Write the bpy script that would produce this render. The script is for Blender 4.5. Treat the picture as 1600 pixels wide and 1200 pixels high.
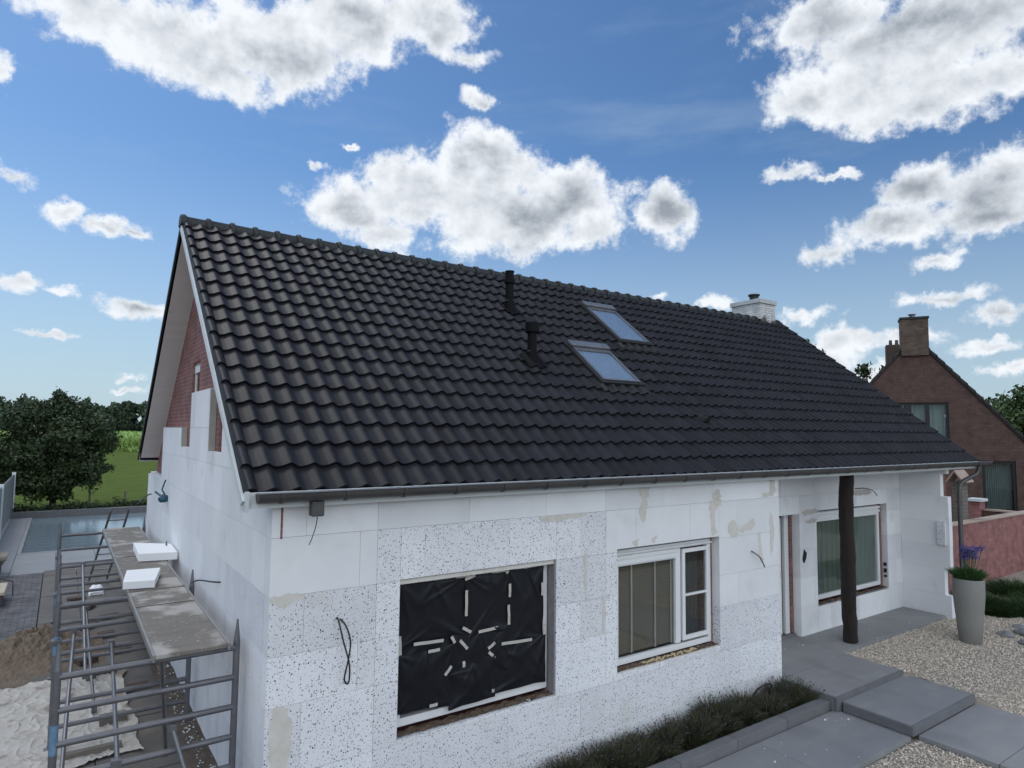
import bpy, bmesh, math, random
import numpy as np
from mathutils import Vector, Matrix, noise
R = math.radians
random.seed(7); rng = np.random.default_rng(7)
for o in list(bpy.data.objects): bpy.data.objects.remove(o)
scene = bpy.context.scene
C = scene.collection

# ------------------------------------------------------------ camera
cam_d = bpy.data.cameras.new("camera"); cam = bpy.data.objects.new("camera", cam_d); C.objects.link(cam)
YAW, PITCH, ROLL = 0.6044, 0.0723, 0.0103
cam_d.sensor_width = 36; cam_d.lens = 1014.74/1600*36; cam_d.clip_start = .05; cam_d.clip_end = 6000
s_, c_ = math.sin(YAW), math.cos(YAW)
fx = Vector((s_, c_, 0)); rr = Vector((c_, -s_, 0)); uu = Vector((0, 0, 1))
F = fx*math.cos(PITCH)+uu*math.sin(PITCH); U = uu*math.cos(PITCH)-fx*math.sin(PITCH)
Rv = rr*math.cos(ROLL)+U*math.sin(ROLL); Uv = U*math.cos(ROLL)-rr*math.sin(ROLL)
M = Matrix((Rv, Uv, -F)).transposed().to_4x4(); M.translation = (-1.518, -5.7927, 3.5477)
cam.matrix_world = M
scene.camera = cam
scene.view_settings.view_transform = 'Standard'; scene.view_settings.look = 'None'
scene.view_settings.gamma = 1; scene.view_settings.exposure = 0.95

# ------------------------------------------------------------ sky
SUN_AZ, SUN_EL = R(-22), R(55)
w = bpy.data.worlds.new("World"); scene.world = w; w.use_nodes = True
nt = w.node_tree; nt.nodes.clear(); N = nt.nodes; L = nt.links
def nn(t, **k):
    n = N.new(t)
    for a, b in k.items(): setattr(n, a, b)
    return n
def mth(op, a, b=None, c=None, clamp=False):
    n = nn('ShaderNodeMath', operation=op); n.use_clamp = clamp
    for i, x in enumerate((a, b, c)):
        if x is None: continue
        if isinstance(x, (int, float)): n.inputs[i].default_value = x
        else: L.new(x, n.inputs[i])
    return n.outputs[0]
def vmt(op, a, b=None, c=None, out=0):
    n = nn('ShaderNodeVectorMath', operation=op)
    for i, x in enumerate((a, b, c)):
        if x is None: continue
        if isinstance(x, (tuple, list)): n.inputs[i].default_value = x
        else: L.new(x, n.inputs[i])
    return n.outputs[out]
sky = nn('ShaderNodeTexSky', sky_type='NISHITA'); sky.sun_disc = False
sky.sun_elevation = SUN_EL; sky.sun_rotation = SUN_AZ; sky.air_density = 1.0; sky.dust_density = .6; sky.ozone_density = 2.0
tc = nn('ShaderNodeTexCoord'); d = tc.outputs['Generated']
sep = nn('ShaderNodeSeparateXYZ'); L.new(d, sep.inputs[0])
DEG = 57.29578
az = mth('MULTIPLY', mth('ARCTAN2', sep.outputs[0], sep.outputs[1]), DEG)
el = mth('MULTIPLY', mth('ARCSINE', sep.outputs[2]), DEG)
CL = [(-0.2,28.6,5.2,2.3),(6.3,28.3,7.7,3.1),(9.7,26.7,4.6,2.0),(13.6,29.8,7.7,3.6),(20.4,32.1,6.1,3.2),(26.7,33.2,5.8,2.6),(30.5,31.0,2.6,0.9),(20.9,18.4,5.2,2.8),(25.8,20.3,5.9,3.3),(32.1,22.4,5.2,3.8),(33.9,18.5,8.6,3.6),(39.1,20.1,6.3,3.1),(41.9,17.9,3.7,2.0),(48.1,18.9,3.0,2.6),(23.1,16.5,4.4,1.7),(61.6,30.7,6.3,2.4),(68.2,27.9,9.4,3.6),(63.3,25.7,6.8,2.6),(70.0,24.2,6.6,2.4),(60.0,25.3,4.1,1.9),(64.6,23.1,2.6,1.3),(67.8,18.2,4.1,1.9),(72.0,17.0,4.0,2.9),(65.6,15.8,5.5,1.8),(61.2,14.4,2.5,1.2),(68.4,13.0,2.0,0.6),(71.2,15.4,4.1,1.7),(58.5,20.4,2.2,0.7),(61.5,19.8,2.1,0.4),(-3.9,17.1,1.2,0.9),(-0.6,15.2,1.7,0.9),(2.2,14.6,2.3,0.8),(3.9,14.2,1.1,0.4),(-4.7,23.7,0.9,1.4),(-3.0,10.2,2.2,0.8),(-0.6,9.9,1.5,0.4),(4.8,8.9,2.8,0.8),(31.7,27.8,1.7,0.7),(20.2,23.5,0.7,0.3),(17.3,21.5,0.7,0.4),(59.0,9.5,2.6,0.7),(52.0,10.6,2.1,0.6),(47.2,11.5,1.2,0.4),(62.4,7.2,4.0,1.3),(60.3,6.0,2.8,1.4),(65.8,7.2,3.3,0.9),(68.8,10.4,3.3,0.7),(71.7,8.8,2.9,0.9),(71.6,6.4,2.2,0.6),(72.5,4.8,2.1,0.7),(64.0,4.6,1.7,0.7),(4.6,3.0,1.2,0.3),(4.6,3.9,0.9,0.3),(-1.7,6.6,2.6,0.3),(-19.0,25.0,7.5,5.9),(87.3,13.3,6.5,5.4),(92.1,26.6,7.2,4.0)]
# a few clouds outside the view so the light and reflections stay cloudy all round
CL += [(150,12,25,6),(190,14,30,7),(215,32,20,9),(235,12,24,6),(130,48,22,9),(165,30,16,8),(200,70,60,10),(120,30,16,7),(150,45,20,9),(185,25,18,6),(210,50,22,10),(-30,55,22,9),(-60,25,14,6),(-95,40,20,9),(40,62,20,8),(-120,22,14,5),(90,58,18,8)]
def cloud_density(dv, az, el, tag):
    def nz(scale, det, rough, off):
        n = nn('ShaderNodeTexNoise'); n.inputs['Scale'].default_value = scale; n.inputs['Detail'].default_value = det; n.inputs['Roughness'].default_value = rough
        L.new(vmt('ADD', dv, off), n.inputs['Vector']); return n
    wn = nz(9, 3, .55, (3.1, 1.7, 0)); ws = vmt('MULTIPLY_ADD', wn.outputs['Color'], (3.4, 2.6, 0), (-1.7, -1.3, 0))
    wn2 = nz(34, 5, .62, (7.1, 2.7, 1)); ws2 = vmt('MULTIPLY_ADD', wn2.outputs['Color'], (2.2, 1.9, 0), (-1.1, -.95, 0))
    cmb = nn('ShaderNodeCombineXYZ'); L.new(az, cmb.inputs[0]); L.new(el, cmb.inputs[1])
    p = vmt('ADD', vmt('ADD', cmb.outputs[0], ws), ws2)
    cur = None
    for (a, e, ra, re) in CL:
        if a > 180: a -= 360
        v = vmt('MULTIPLY_ADD', p, (1/ra, 1/re, 0), (-a/ra, -e/re, 0))
        l = vmt('LENGTH', v, out=1)
        l = mth('MULTIPLY_ADD', l, min(1, .35+.13*re), -min(1, .35+.13*re))   # small clouds stay thin
        cur = l if cur is None else mth('SMOOTH_MIN', cur, l, .12)
    m = mth('MULTIPLY', cur, -1.0)
    f1 = nz(24, 12, .66, (0, 5.3, 2.2)).outputs['Fac']
    return mth('ADD', m, mth('MULTIPLY_ADD', f1, 1.3, -.65)), m
dens, m0 = cloud_density(d, az, el, 'a')
def mr(x, a, b, c=0., e=1., smooth=True):
    n = nn('ShaderNodeMapRange'); n.interpolation_type = 'SMOOTHSTEP' if smooth else 'LINEAR'
    L.new(x, n.inputs['Value'])
    for k, v in zip(('From Min', 'From Max', 'To Min', 'To Max'), (a, b, c, e)): n.inputs[k].default_value = v
    return n.outputs['Result']
def rn(off):
    n = nn('ShaderNodeTexNoise'); n.inputs['Scale'].default_value = 17; n.inputs['Detail'].default_value = 8; n.inputs['Roughness'].default_value = .6
    L.new(vmt('ADD', d, off), n.inputs['Vector']); return n.outputs['Fac']
relief = mr(mth('SUBTRACT', rn((5, 1, 2)), rn((4.99, 1, 2.018))), -.13, .13, 0, 1, smooth=False)
alpha = mr(dens, -.06, .30)
core = mr(mth('MULTIPLY_ADD', m0, .75, mth('MULTIPLY', dens, .25)), .08, .62)
billow = nn('ShaderNodeTexNoise'); billow.inputs['Scale'].default_value = 7.5; billow.inputs['Detail'].default_value = 7; billow.inputs['Roughness'].default_value = .55
sv = vmt('MULTIPLY', d, (1, 1, 1.7)); L.new(sv, billow.inputs['Vector'])
bil = mr(billow.outputs['Fac'], .36, .58)
billow2 = nn('ShaderNodeTexNoise'); billow2.inputs['Scale'].default_value = 48; billow2.inputs['Detail'].default_value = 6; L.new(sv, billow2.inputs['Vector'])
bil2 = mr(billow2.outputs['Fac'], .3, .7)
shade = mth('MULTIPLY', core, mth('MULTIPLY_ADD', bil, -.80, 1.2))
shade = mth('MULTIPLY_ADD', bil2, -.07, mth('MULTIPLY_ADD', shade, .80, .03))
shade = mth('ADD', shade, mth('MULTIPLY_ADD', relief, -.32, .14), clamp=True)
cloud_axis = vmt('DOT_PRODUCT', d, (.34, .94, .15), out=1)
front = mr(cloud_axis, -.1, .42, 1, 0)              # brightens the unseen clouds behind and beside the camera to lift the walls
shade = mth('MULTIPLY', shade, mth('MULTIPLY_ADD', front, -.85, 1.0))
cc = nn('ShaderNodeMix', data_type='RGBA'); L.new(shade, cc.inputs['Factor'])
cc.inputs['A'].default_value = (5.4, 5.65, 5.95, 1); cc.inputs['B'].default_value = (1.9, 2.15, 2.5, 1)
# thin high veil
veil = nn('ShaderNodeTexNoise'); veil.inputs['Scale'].default_value = 3; veil.inputs['Detail'].default_value = 8; veil.inputs['Roughness'].default_value = .6
L.new(vmt('MULTIPLY', d, (1, 1, 5)), veil.inputs['Vector'])
va = mr(veil.outputs['Fac'], .48, .8, 0, .22)
hz = mr(el, -3, 24, .85, 0)
alpha2 = mth('MAXIMUM', alpha, mth('MAXIMUM', va, hz))
tint = nn('ShaderNodeMix', data_type='RGBA', blend_type='MULTIPLY'); tint.inputs['Factor'].default_value = 1
L.new(sky.outputs[0], tint.inputs['A']); tint.inputs['B'].default_value = (.385, .535, .66, 1)
haz = nn('ShaderNodeMix', data_type='RGBA'); L.new(mth('MAXIMUM', va, hz), haz.inputs['Factor'])
L.new(tint.outputs['Result'], haz.inputs['A']); haz.inputs['B'].default_value = (3.0, 3.75, 4.3, 1)
lit = vmt('SCALE', cc.outputs['Result']); boosted_n = lit.node; L.new(mth('MULTIPLY_ADD', front, 1.5, 1.0), boosted_n.inputs['Scale'])  # extra brightness added to the out-of-view clouds as fill for the walls
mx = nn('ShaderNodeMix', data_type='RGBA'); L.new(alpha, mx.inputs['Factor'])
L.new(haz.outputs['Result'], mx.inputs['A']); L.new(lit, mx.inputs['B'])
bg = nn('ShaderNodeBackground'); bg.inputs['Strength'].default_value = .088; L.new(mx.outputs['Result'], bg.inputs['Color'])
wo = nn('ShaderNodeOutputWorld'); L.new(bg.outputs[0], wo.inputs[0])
w.cycles.sampling_method = 'MANUAL'; w.cycles.sample_map_resolution = 512
sd = bpy.data.lights.new("sun", 'SUN'); sd.energy = .55; sd.angle = R(22); sd.color = (1, .96, .9)
sun = bpy.data.objects.new("sun", sd); C.objects.link(sun)
sdir = Vector((math.sin(SUN_AZ)*math.cos(SUN_EL), math.cos(SUN_AZ)*math.cos(SUN_EL), math.sin(SUN_EL)))
sun.rotation_euler = sdir.to_track_quat('Z', 'Y').to_euler(); sun.location = (0, 20, 30)

# ------------------------------------------------------------ materials
def mat(name, col, rough=.7, metal=0., col2=None, nscale=3., ndetail=6, namt=.5, bump=0., bscale=60., island=0., spec=.5, stretch=None, bdist=.01):
    m = bpy.data.materials.new(name); m.use_nodes = True; t = m.node_tree; n = t.nodes; l = t.links
    b = n['Principled BSDF']; b.inputs['Roughness'].default_value = rough; b.inputs['Metallic'].default_value = metal
    b.inputs['Specular IOR Level'].default_value = spec
    tcn = n.new('ShaderNodeTexCoord'); src = tcn.outputs['Object']
    if stretch:
        mp = n.new('ShaderNodeMapping'); mp.inputs['Scale'].default_value = stretch; l.new(src, mp.inputs[0]); src = mp.outputs[0]
    ns = n.new('ShaderNodeTexNoise'); ns.inputs['Scale'].default_value = nscale; ns.inputs['Detail'].default_value = ndetail; ns.inputs['Roughness'].default_value = .62
    l.new(src, ns.inputs['Vector'])
    mrn = n.new('ShaderNodeMapRange'); l.new(ns.outputs['Fac'], mrn.inputs[0]); mrn.inputs[1].default_value = .5-namt*.5; mrn.inputs[2].default_value = .5+namt*.5
    mixn = n.new('ShaderNodeMix'); mixn.data_type = 'RGBA'; l.new(mrn.outputs[0], mixn.inputs['Factor'])
    c2 = col2 or tuple(x*.8 for x in col)
    mixn.inputs['A'].default_value = (*col, 1); mixn.inputs['B'].default_value = (*c2, 1)
    out = mixn.outputs['Result']
    if island:
        g = n.new('ShaderNodeNewGeometry'); hs = n.new('ShaderNodeHueSaturation'); l.new(out, hs.inputs['Color'])
        r2 = n.new('ShaderNodeMapRange'); l.new(g.outputs['Random Per Island'], r2.inputs[0]); r2.inputs[3].default_value = 1-island; r2.inputs[4].default_value = 1+island
        l.new(r2.outputs[0], hs.inputs['Value']); out = hs.outputs[0]
    l.new(out, b.inputs['Base Color'])
    if bump:
        bn = n.new('ShaderNodeTexNoise'); bn.inputs['Scale'].default_value = bscale; bn.inputs['Detail'].default_value = 5; l.new(src, bn.inputs['Vector'])
        bp = n.new('ShaderNodeBump'); bp.inputs['Strength'].default_value = bump; bp.inputs['Distance'].default_value = bdist; l.new(bn.outputs['Fac'], bp.inputs['Height'])
        l.new(bp.outputs[0], b.inputs['Normal'])
    return m
def layer(m, facf, color, amt=1.0):
    """mix a further colour over the base colour; facf(n,l,coord)->factor socket"""
    t = m.node_tree; n = t.nodes; l = t.links; b = n['Principled BSDF']
    old = b.inputs['Base Color'].links[0].from_socket
    co = [x for x in n if x.type == 'TEX_COORD'][0].outputs['Object']
    f = facf(n, l, co)
    mxn = n.new('ShaderNodeMix'); mxn.data_type = 'RGBA'; l.new(f, mxn.inputs['Factor']); l.new(old, mxn.inputs['A']); mxn.inputs['B'].default_value = (*color, 1)
    l.new(mxn.outputs['Result'], b.inputs['Base Color'])
def noise_mask(scale, lo, hi, detail=5, stretch=(1, 1, 1), off=(0, 0, 0), amt=1.):
    def f(n, l, co):
        mp = n.new('ShaderNodeMapping'); mp.inputs['Scale'].default_value = stretch; mp.inputs['Location'].default_value = off; l.new(co, mp.inputs[0])
        t = n.new('ShaderNodeTexNoise'); t.inputs['Scale'].default_value = scale; t.inputs['Detail'].default_value = detail; l.new(mp.outputs[0], t.inputs['Vector'])
        r = n.new('ShaderNodeMapRange'); r.interpolation_type = 'SMOOTHSTEP'; l.new(t.outputs['Fac'], r.inputs[0]); r.inputs[1].default_value = lo; r.inputs[2].default_value = hi; r.inputs[4].default_value = amt
        return r.outputs[0]
    return f
def dots_mask(scale, lo, hi, patch=.45):
    def f(n, l, co):
        wn = n.new('ShaderNodeTexNoise'); wn.inputs['Scale'].default_value = scale*1.3; l.new(co, wn.inputs['Vector'])
        ad = n.new('ShaderNodeVectorMath'); ad.operation = 'MULTIPLY_ADD'; l.new(wn.outputs['Color'], ad.inputs[0]); ad.inputs[1].default_value = (.6/scale,)*3; l.new(co, ad.inputs[2])
        v = n.new('ShaderNodeTexVoronoi'); v.inputs['Scale'].default_value = scale; l.new(ad.outputs[0], v.inputs['Vector'])
        sp = n.new('ShaderNodeSeparateColor'); l.new(v.outputs['Color'], sp.inputs[0])
        # dot radius per cell
        rad = n.new('ShaderNodeMapRange'); l.new(sp.outputs[0], rad.inputs[0]); rad.inputs[1].default_value = patch; rad.inputs[2].default_value = 1; rad.inputs[3].default_value = lo; rad.inputs[4].default_value = hi
        c = n.new('ShaderNodeMath'); c.operation = 'LESS_THAN'; l.new(v.outputs['Distance'], c.inputs[0]); l.new(rad.outputs[0], c.inputs[1])
        g = n.new('ShaderNodeMath'); g.operation = 'GREATER_THAN'; l.new(sp.outputs[0], g.inputs[0]); g.inputs[1].default_value = patch
        mu = n.new('ShaderNodeMath'); mu.operation = 'MULTIPLY'; l.new(c.outputs[0], mu.inputs[0]); l.new(g.outputs[0], mu.inputs[1])
        return mu.outputs[0]
    return f
def brick(name, c1, c2, mortar, w_=.22, h_=.0625, msize=.008, rough=.9, bump=.5, offset=.5, plane='wall', nvar=.25):
    m = bpy.data.materials.new(name); m.use_nodes = True; t = m.node_tree; n = t.nodes; l = t.links; b = n['Principled BSDF']
    b.inputs['Roughness'].default_value = rough
    tcn = n.new('ShaderNodeTexCoord'); s = n.new('ShaderNodeSeparateXYZ'); l.new(tcn.outputs['Object'], s.inputs[0]); cb = n.new('ShaderNodeCombineXYZ')
    if plane == 'wall':
        a = n.new('ShaderNodeMath'); l.new(s.outputs[0], a.inputs[0]); l.new(s.outputs[1], a.inputs[1]); l.new(a.outputs[0], cb.inputs[0]); l.new(s.outputs[2], cb.inputs[1])
    else:
        l.new(s.outputs[0], cb.inputs[0]); l.new(s.outputs[1], cb.inputs[1])
    br = n.new('ShaderNodeTexBrick'); l.new(cb.outputs[0], br.inputs['Vector']); br.inputs['Scale'].default_value = 1; br.offset = offset
    br.inputs['Brick Width'].default_value = w_; br.inputs['Row Height'].default_value = h_; br.inputs['Mortar Size'].default_value = msize
    br.inputs['Color1'].default_value = (*c1, 1); br.inputs['Color2'].default_value = (*c2, 1); br.inputs['Mortar'].default_value = (*mortar, 1)
    ns = n.new('ShaderNodeTexNoise'); ns.inputs['Scale'].default_value = 4; ns.inputs['Detail'].default_value = 8; l.new(tcn.outputs['Object'], ns.inputs['Vector'])
    hs = n.new('ShaderNodeHueSaturation'); l.new(br.outputs['Color'], hs.inputs['Color'])
    r2 = n.new('ShaderNodeMapRange'); l.new(ns.outputs['Fac'], r2.inputs[0]); r2.inputs[1].default_value = .3; r2.inputs[2].default_value = .7; r2.inputs[3].default_value = 1-nvar; r2.inputs[4].default_value = 1+nvar
    l.new(r2.outputs[0], hs.inputs['Value']); l.new(hs.outputs[0], b.inputs['Base Color'])
    bp = n.new('ShaderNodeBump'); bp.inputs['Strength'].default_value = bump; bp.inputs['Distance'].default_value = .008
    inv = n.new('ShaderNodeMath'); inv.operation = 'MULTIPLY_ADD'; l.new(br.outputs['Fac'], inv.inputs[0]); inv.inputs[1].default_value = -1; l.new(ns.outputs['Fac'], inv.inputs[2])
    l.new(inv.outputs[0], bp.inputs['Height']); l.new(bp.outputs[0], b.inputs['Normal'])
    return m
def glass_mat(name, tint=(.9, .95, .95), boost=1.0):
    m = bpy.data.materials.new(name); m.use_nodes = True; n = m.node_tree.nodes; l = m.node_tree.links; n.clear()
    tr = n.new('ShaderNodeBsdfTransparent'); tr.inputs[0].default_value = (*tint, 1)
    gl = n.new('ShaderNodeBsdfGlossy'); gl.inputs['Roughness'].default_value = .015
    lw = n.new('ShaderNodeLayerWeight'); lw.inputs['Blend'].default_value = .5
    pw = n.new('ShaderNodeMath'); pw.operation = 'POWER'; l.new(lw.outputs['Facing'], pw.inputs[0]); pw.inputs[1].default_value = 4.5
    mm = n.new('ShaderNodeMath'); mm.operation = 'MULTIPLY_ADD'; mm.use_clamp = True; l.new(pw.outputs[0], mm.inputs[0]); mm.inputs[1].default_value = .95; mm.inputs[2].default_value = .045*boost
    mxs = n.new('ShaderNodeMixShader'); l.new(mm.outputs[0], mxs.inputs[0]); l.new(tr.outputs[0], mxs.inputs[1]); l.new(gl.outputs[0], mxs.inputs[2])
    o = n.new('ShaderNodeOutputMaterial'); l.new(mxs.outputs[0], o.inputs[0]); return m

EPSC = (.80, .81, .82)
m_eps = mat('eps_white', EPSC, .85, col2=(.70, .71, .73), nscale=1.1, namt=.45, bump=.12, bscale=140, bdist=.003, island=.08)
layer(m_eps, noise_mask(2.2, .56, .78, 7, off=(3, 1, 5), amt=.4), (.52, .50, .47))
m_spk = mat('eps_speckled', (.78, .79, .81), .85, col2=(.69, .70, .73), nscale=1.4, namt=.45, bump=.12, bscale=140, bdist=.003, island=.08)
layer(m_spk, dots_mask(50, .08, .37, .42), (.045, .05, .085))
layer(m_spk, dots_mask(82, .08, .36, .38), (.11, .12, .17))
layer(m_spk, noise_mask(1.6, .6, .75, 7, off=(8, 3, 1), amt=.35), (.55, .52, .46))
m_spkg = mat('eps_speckled_worn', (.76, .77, .80), .85, col2=(.62, .63, .66), nscale=1.4, namt=.45, bump=.15, bscale=140, bdist=.003, island=.08)
layer(m_spkg, dots_mask(40, .08, .34, .45), (.13, .13, .17))
layer(m_spkg, noise_mask(2.6, .5, .75, 7, stretch=(1, 1, .4), amt=.5), (.50, .50, .51))
m_glue = mat('adhesive', (.55, .52, .46), .9, col2=(.68, .66, .62), nscale=9, bump=.5, bscale=40)
m_tile = mat('roof_tile', (.0095, .0095, .012), .55, col2=(.015, .015, .0185), nscale=7, namt=.5, bump=.10, bscale=220, island=.30, bdist=.002, spec=.24)
layer(m_tile, noise_mask(60, .60, .8, 3, amt=.3), (.035, .035, .04))
m_ridge = mat('ridge_tile', (.012, .015, .015), .55, col2=(.02, .025, .023), nscale=6, bump=.15, island=.15)
m_black = mat('black_plastic_pipe', (.003, .003, .004), .6, spec=.15)
m_under = mat('roof_underlay', (.01, .01, .01), .95)
m_zinc = mat('zinc_dark', (.075, .078, .085), .48, .55, col2=(.12, .115, .105), nscale=3, bump=.05, stretch=(1, 3, 3))
m_lip = mat('zinc_light', (.17, .175, .19), .4, .8)
m_white = mat('white_frame', (.74, .75, .76), .38, col2=(.70, .71, .71), nscale=4)
m_barge = mat('white_board', (.66, .69, .71), .5, col2=(.55, .60, .60), nscale=3)
m_soffit = mat('soffit_board', (.72, .71, .70), .6, col2=(.64, .63, .62), nscale=2, stretch=(1, 6, 1))
m_brick = brick('red_brick', (.25, .10, .09), (.20, .075, .068), (.22, .17, .155))
m_brickw = brick('white_painted_brick', (.62, .63, .63), (.55, .56, .56), (.42, .43, .43), bump=.9)
def low_grime(n, l, co):
    sp = n.new('ShaderNodeSeparateXYZ'); l.new(co, sp.inputs[0]); t = n.new('ShaderNodeTexNoise'); t.inputs['Scale'].default_value = 7; t.inputs['Detail'].default_value = 6; l.new(co, t.inputs['Vector'])
    a = n.new('ShaderNodeMath'); a.operation = 'MULTIPLY_ADD'; l.new(t.outputs['Fac'], a.inputs[0]); a.inputs[1].default_value = -.5; l.new(sp.outputs[2], a.inputs[2])
    r = n.new('ShaderNodeMapRange'); r.interpolation_type = 'SMOOTHSTEP'; l.new(a.outputs[0], r.inputs[0]); r.inputs[1].default_value = 6.20; r.inputs[2].default_value = 6.32; r.inputs[3].default_value = 1; r.inputs[4].default_value = 0; return r.outputs[0]
layer(m_brickw, low_grime, (.09, .095, .09))
m_brickn = brick('brown_brick', (.115, .062, .048), (.085, .046, .036), (.105, .078, .07), msize=.009)
m_brickc = brick('chimney_brick', (.125, .085, .062), (.085, .055, .042), (.12, .10, .08), msize=.01)
m_pink = brick('pink_wall_brick', (.30, .135, .125), (.24, .105, .10), (.24, .13, .115), w_=.22, h_=.065, msize=.006, nvar=.3)
m_dkwood = mat('dark_log', (.011, .007, .006), .8, col2=(.024, .015, .012), nscale=4, bump=.9, bscale=14, stretch=(6, 6, .6), bdist=.03)
m_raw = mat('raw_sill', (.15, .10, .065), .95, col2=(.05, .035, .027), nscale=14, bump=.8, bscale=40)
m_foam = mat('pu_foam', (.55, .45, .25), .9, col2=(.35, .28, .18), nscale=20, bump=.8, bscale=50)
m_glass = glass_mat('window_glass', (.86, .88, .87), 1.3)
m_dark = mat('dark_inside', (.02, .02, .022), .9)
m_anth = mat('anthracite_frame', (.010, .011, .012), .55)
m_blind = mat('blind', (.22, .185, .145), .6, col2=(.17, .145, .11), nscale=2)
m_tape_l = mat('ladder_tape', (.50, .49, .45), .8)
m_curt = mat('curtain_green', (.20, .225, .205), .8, col2=(.12, .145, .13), nscale=2, stretch=(8, 8, .5))
m_curtn = mat('curtain_teal', (.30, .40, .39), .8, col2=(.22, .31, .31), nscale=2, stretch=(8, 8, .5))
m_plast = mat('black_plastic', (.006, .007, .010), .42, col2=(.010, .011, .015), nscale=5, bump=.25, bscale=12, bdist=.006, spec=.25)
m_masktape = mat('masking_tape', (.50, .48, .44), .7, col2=(.42, .40, .36), nscale=20)
m_steel = mat('galvanised_steel', (.17, .175, .19), .42, .75, col2=(.27, .28, .30), nscale=9, bump=.08, bscale=60)
m_steeld = mat('weathered_steel', (.13, .133, .145), .5, .55, col2=(.20, .20, .215), nscale=7, bump=.1, bscale=50)
m_alu = mat('aluminium_tube', (.21, .22, .24), .45, .6, col2=(.15, .155, .165), nscale=8)
m_blue = mat('blue_paint', (.04, .17, .33), .6, col2=(.2, .27, .33), nscale=25)
m_deck = mat('deck_board', (.20, .18, .155), .8, col2=(.14, .127, .11), nscale=2, bump=.3, bscale=70, stretch=(1, 4, 1))
layer(m_deck, noise_mask(2.2, .5, .62, 8, off=(1, 2, 0), amt=.75), (.44, .42, .39))
layer(m_deck, noise_mask(30, .62, .72, 4, amt=.5), (.60, .60, .59))
m_deckf = mat('deck_rail', (.33, .32, .31), .5, .6)
m_foamw = mat('white_foam', (.83, .84, .85), .8, col2=(.79, .80, .81), nscale=5, bump=.2, bscale=160, bdist=.003)
m_slab = mat('concrete_slab', (.25, .25, .255), .72, col2=(.205, .205, .212), nscale=1.6, bump=.15, bscale=90, island=.08, bdist=.003)
layer(m_slab, noise_mask(1.3, .5, .72, 8, stretch=(1, 2.6, 1), amt=.45), (.30, .298, .29))
layer(m_slab, noise_mask(22, .60, .74, 6, amt=.35), (.33, .325, .315))
layer(m_slab, noise_mask(.8, .52, .70, 9, stretch=(2.2, 1, 1), off=(4, 4, 0), amt=.5), (.165, .165, .168))
m_kerb = mat('kerb_concrete', (.12, .123, .13), .85, col2=(.16, .162, .168), nscale=6, bump=.3, bscale=80, island=.12)
m_terr = mat('terrace_tile', (.29, .30, .31), .6, col2=(.23, .24, .25), nscale=.6, bump=.1, island=.06)
m_oldslab = mat('old_slab', (.105, .098, .09), .9, col2=(.15, .14, .125), nscale=2.5, bump=.4, bscale=40, island=.1)
layer(m_oldslab, noise_mask(3.2, .52, .66, 8, amt=.6), (.17, .14, .11))
m_paver = brick('paver', (.15, .145, .15), (.10, .098, .105), (.055, .05, .045), w_=.2, h_=.1, msize=.008, plane='floor', bump=.8, nvar=.35)
m_sand = mat('sand', (.20, .155, .115), .95, col2=(.12, .09, .065), nscale=5, bump=.9, bscale=25, bdist=.02)
m_dirt = mat('dirt', (.10, .075, .055), .95, col2=(.17, .135, .10), nscale=9, bump=.9, bscale=45, bdist=.02)
m_tarp = mat('tarp_fabric', (.50, .48, .44), .8, col2=(.40, .375, .34), nscale=4, bump=.4, bscale=18, bdist=.015)
layer(m_tarp, noise_mask(2.6, .56, .68, 8, off=(5, 0, 0), amt=.85), (.20, .155, .115))
m_soil = mat('bed_soil', (.035, .027, .02), .95, col2=(.07, .055, .04), nscale=12, bump=1, bscale=60, bdist=.02)
m_gravb = mat('gravel_base', (.42, .37, .31), .9, col2=(.30, .265, .22), nscale=60, ndetail=2, bump=1, bscale=90, bdist=.02)
m_grav = mat('gravel_stone', (.66, .585, .49), .85, col2=(.54, .48, .40), nscale=30, island=.32)
m_grass = mat('grass', (.125, .165, .05), 1., col2=(.085, .12, .036), spec=.0, nscale=.35, bump=.8, bscale=3, bdist=.2)
layer(m_grass, noise_mask(.9, .5, .75, 8, stretch=(1, 3, 1), amt=.6), (.14, .17, .05))
m_field = mat('corn', (.26, .38, .09), .7, col2=(.15, .25, .055), nscale=.5, island=.3)
m_water = mat('pool_cover', (.17, .23, .27), .14, col2=(.22, .28, .31), nscale=.5, bump=.02, bscale=3, spec=.7)
m_leafd = mat('dark_leaf', (.048, .072, .028), .55, col2=(.028, .046, .019), nscale=.8, island=.5, spec=.3)
m_leafm = mat('mid_leaf', (.06, .10, .03), .6, col2=(.04, .07, .02), nscale=.5, island=.45, spec=.3)
m_leaff = mat('forest_leaf', (.07, .10, .06), .7, col2=(.045, .07, .042), nscale=.05, island=.4, spec=.2)
m_bark = mat('bark', (.05, .04, .03), .9, col2=(.03, .024, .018), nscale=6, bump=.8, bscale=20)
m_lav = mat('lavender_leaf', (.048, .064, .028), .8, col2=(.08, .078, .048), nscale=5, island=.7, spec=.2)
m_lavf = mat('lavender_flower', (.06, .035, .06), .8, island=.4)
m_tuft = mat('tuft_leaf', (.035, .065, .022), .7, col2=(.03, .06, .018), nscale=3, island=.4, spec=.2)
m_potl = mat('pot_leaf', (.05, .12, .035), .5, island=.35)
m_agap = mat('agapanthus_flower', (.12, .10, .27), .7, island=.4)
m_pot = mat('planter', (.24, .235, .215), .6, col2=(.21, .205, .19), nscale=3, bump=.08, bscale=80)
m_stone = mat('boulder', (.16, .16, .165), .9, col2=(.25, .25, .24), nscale=6, bump=.8, bscale=15, bdist=.03)
m_wood = mat('grey_wood', (.19, .17, .145), .85, col2=(.13, .115, .10), nscale=5, bump=.4, bscale=30, stretch=(1, 1, 8))
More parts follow.
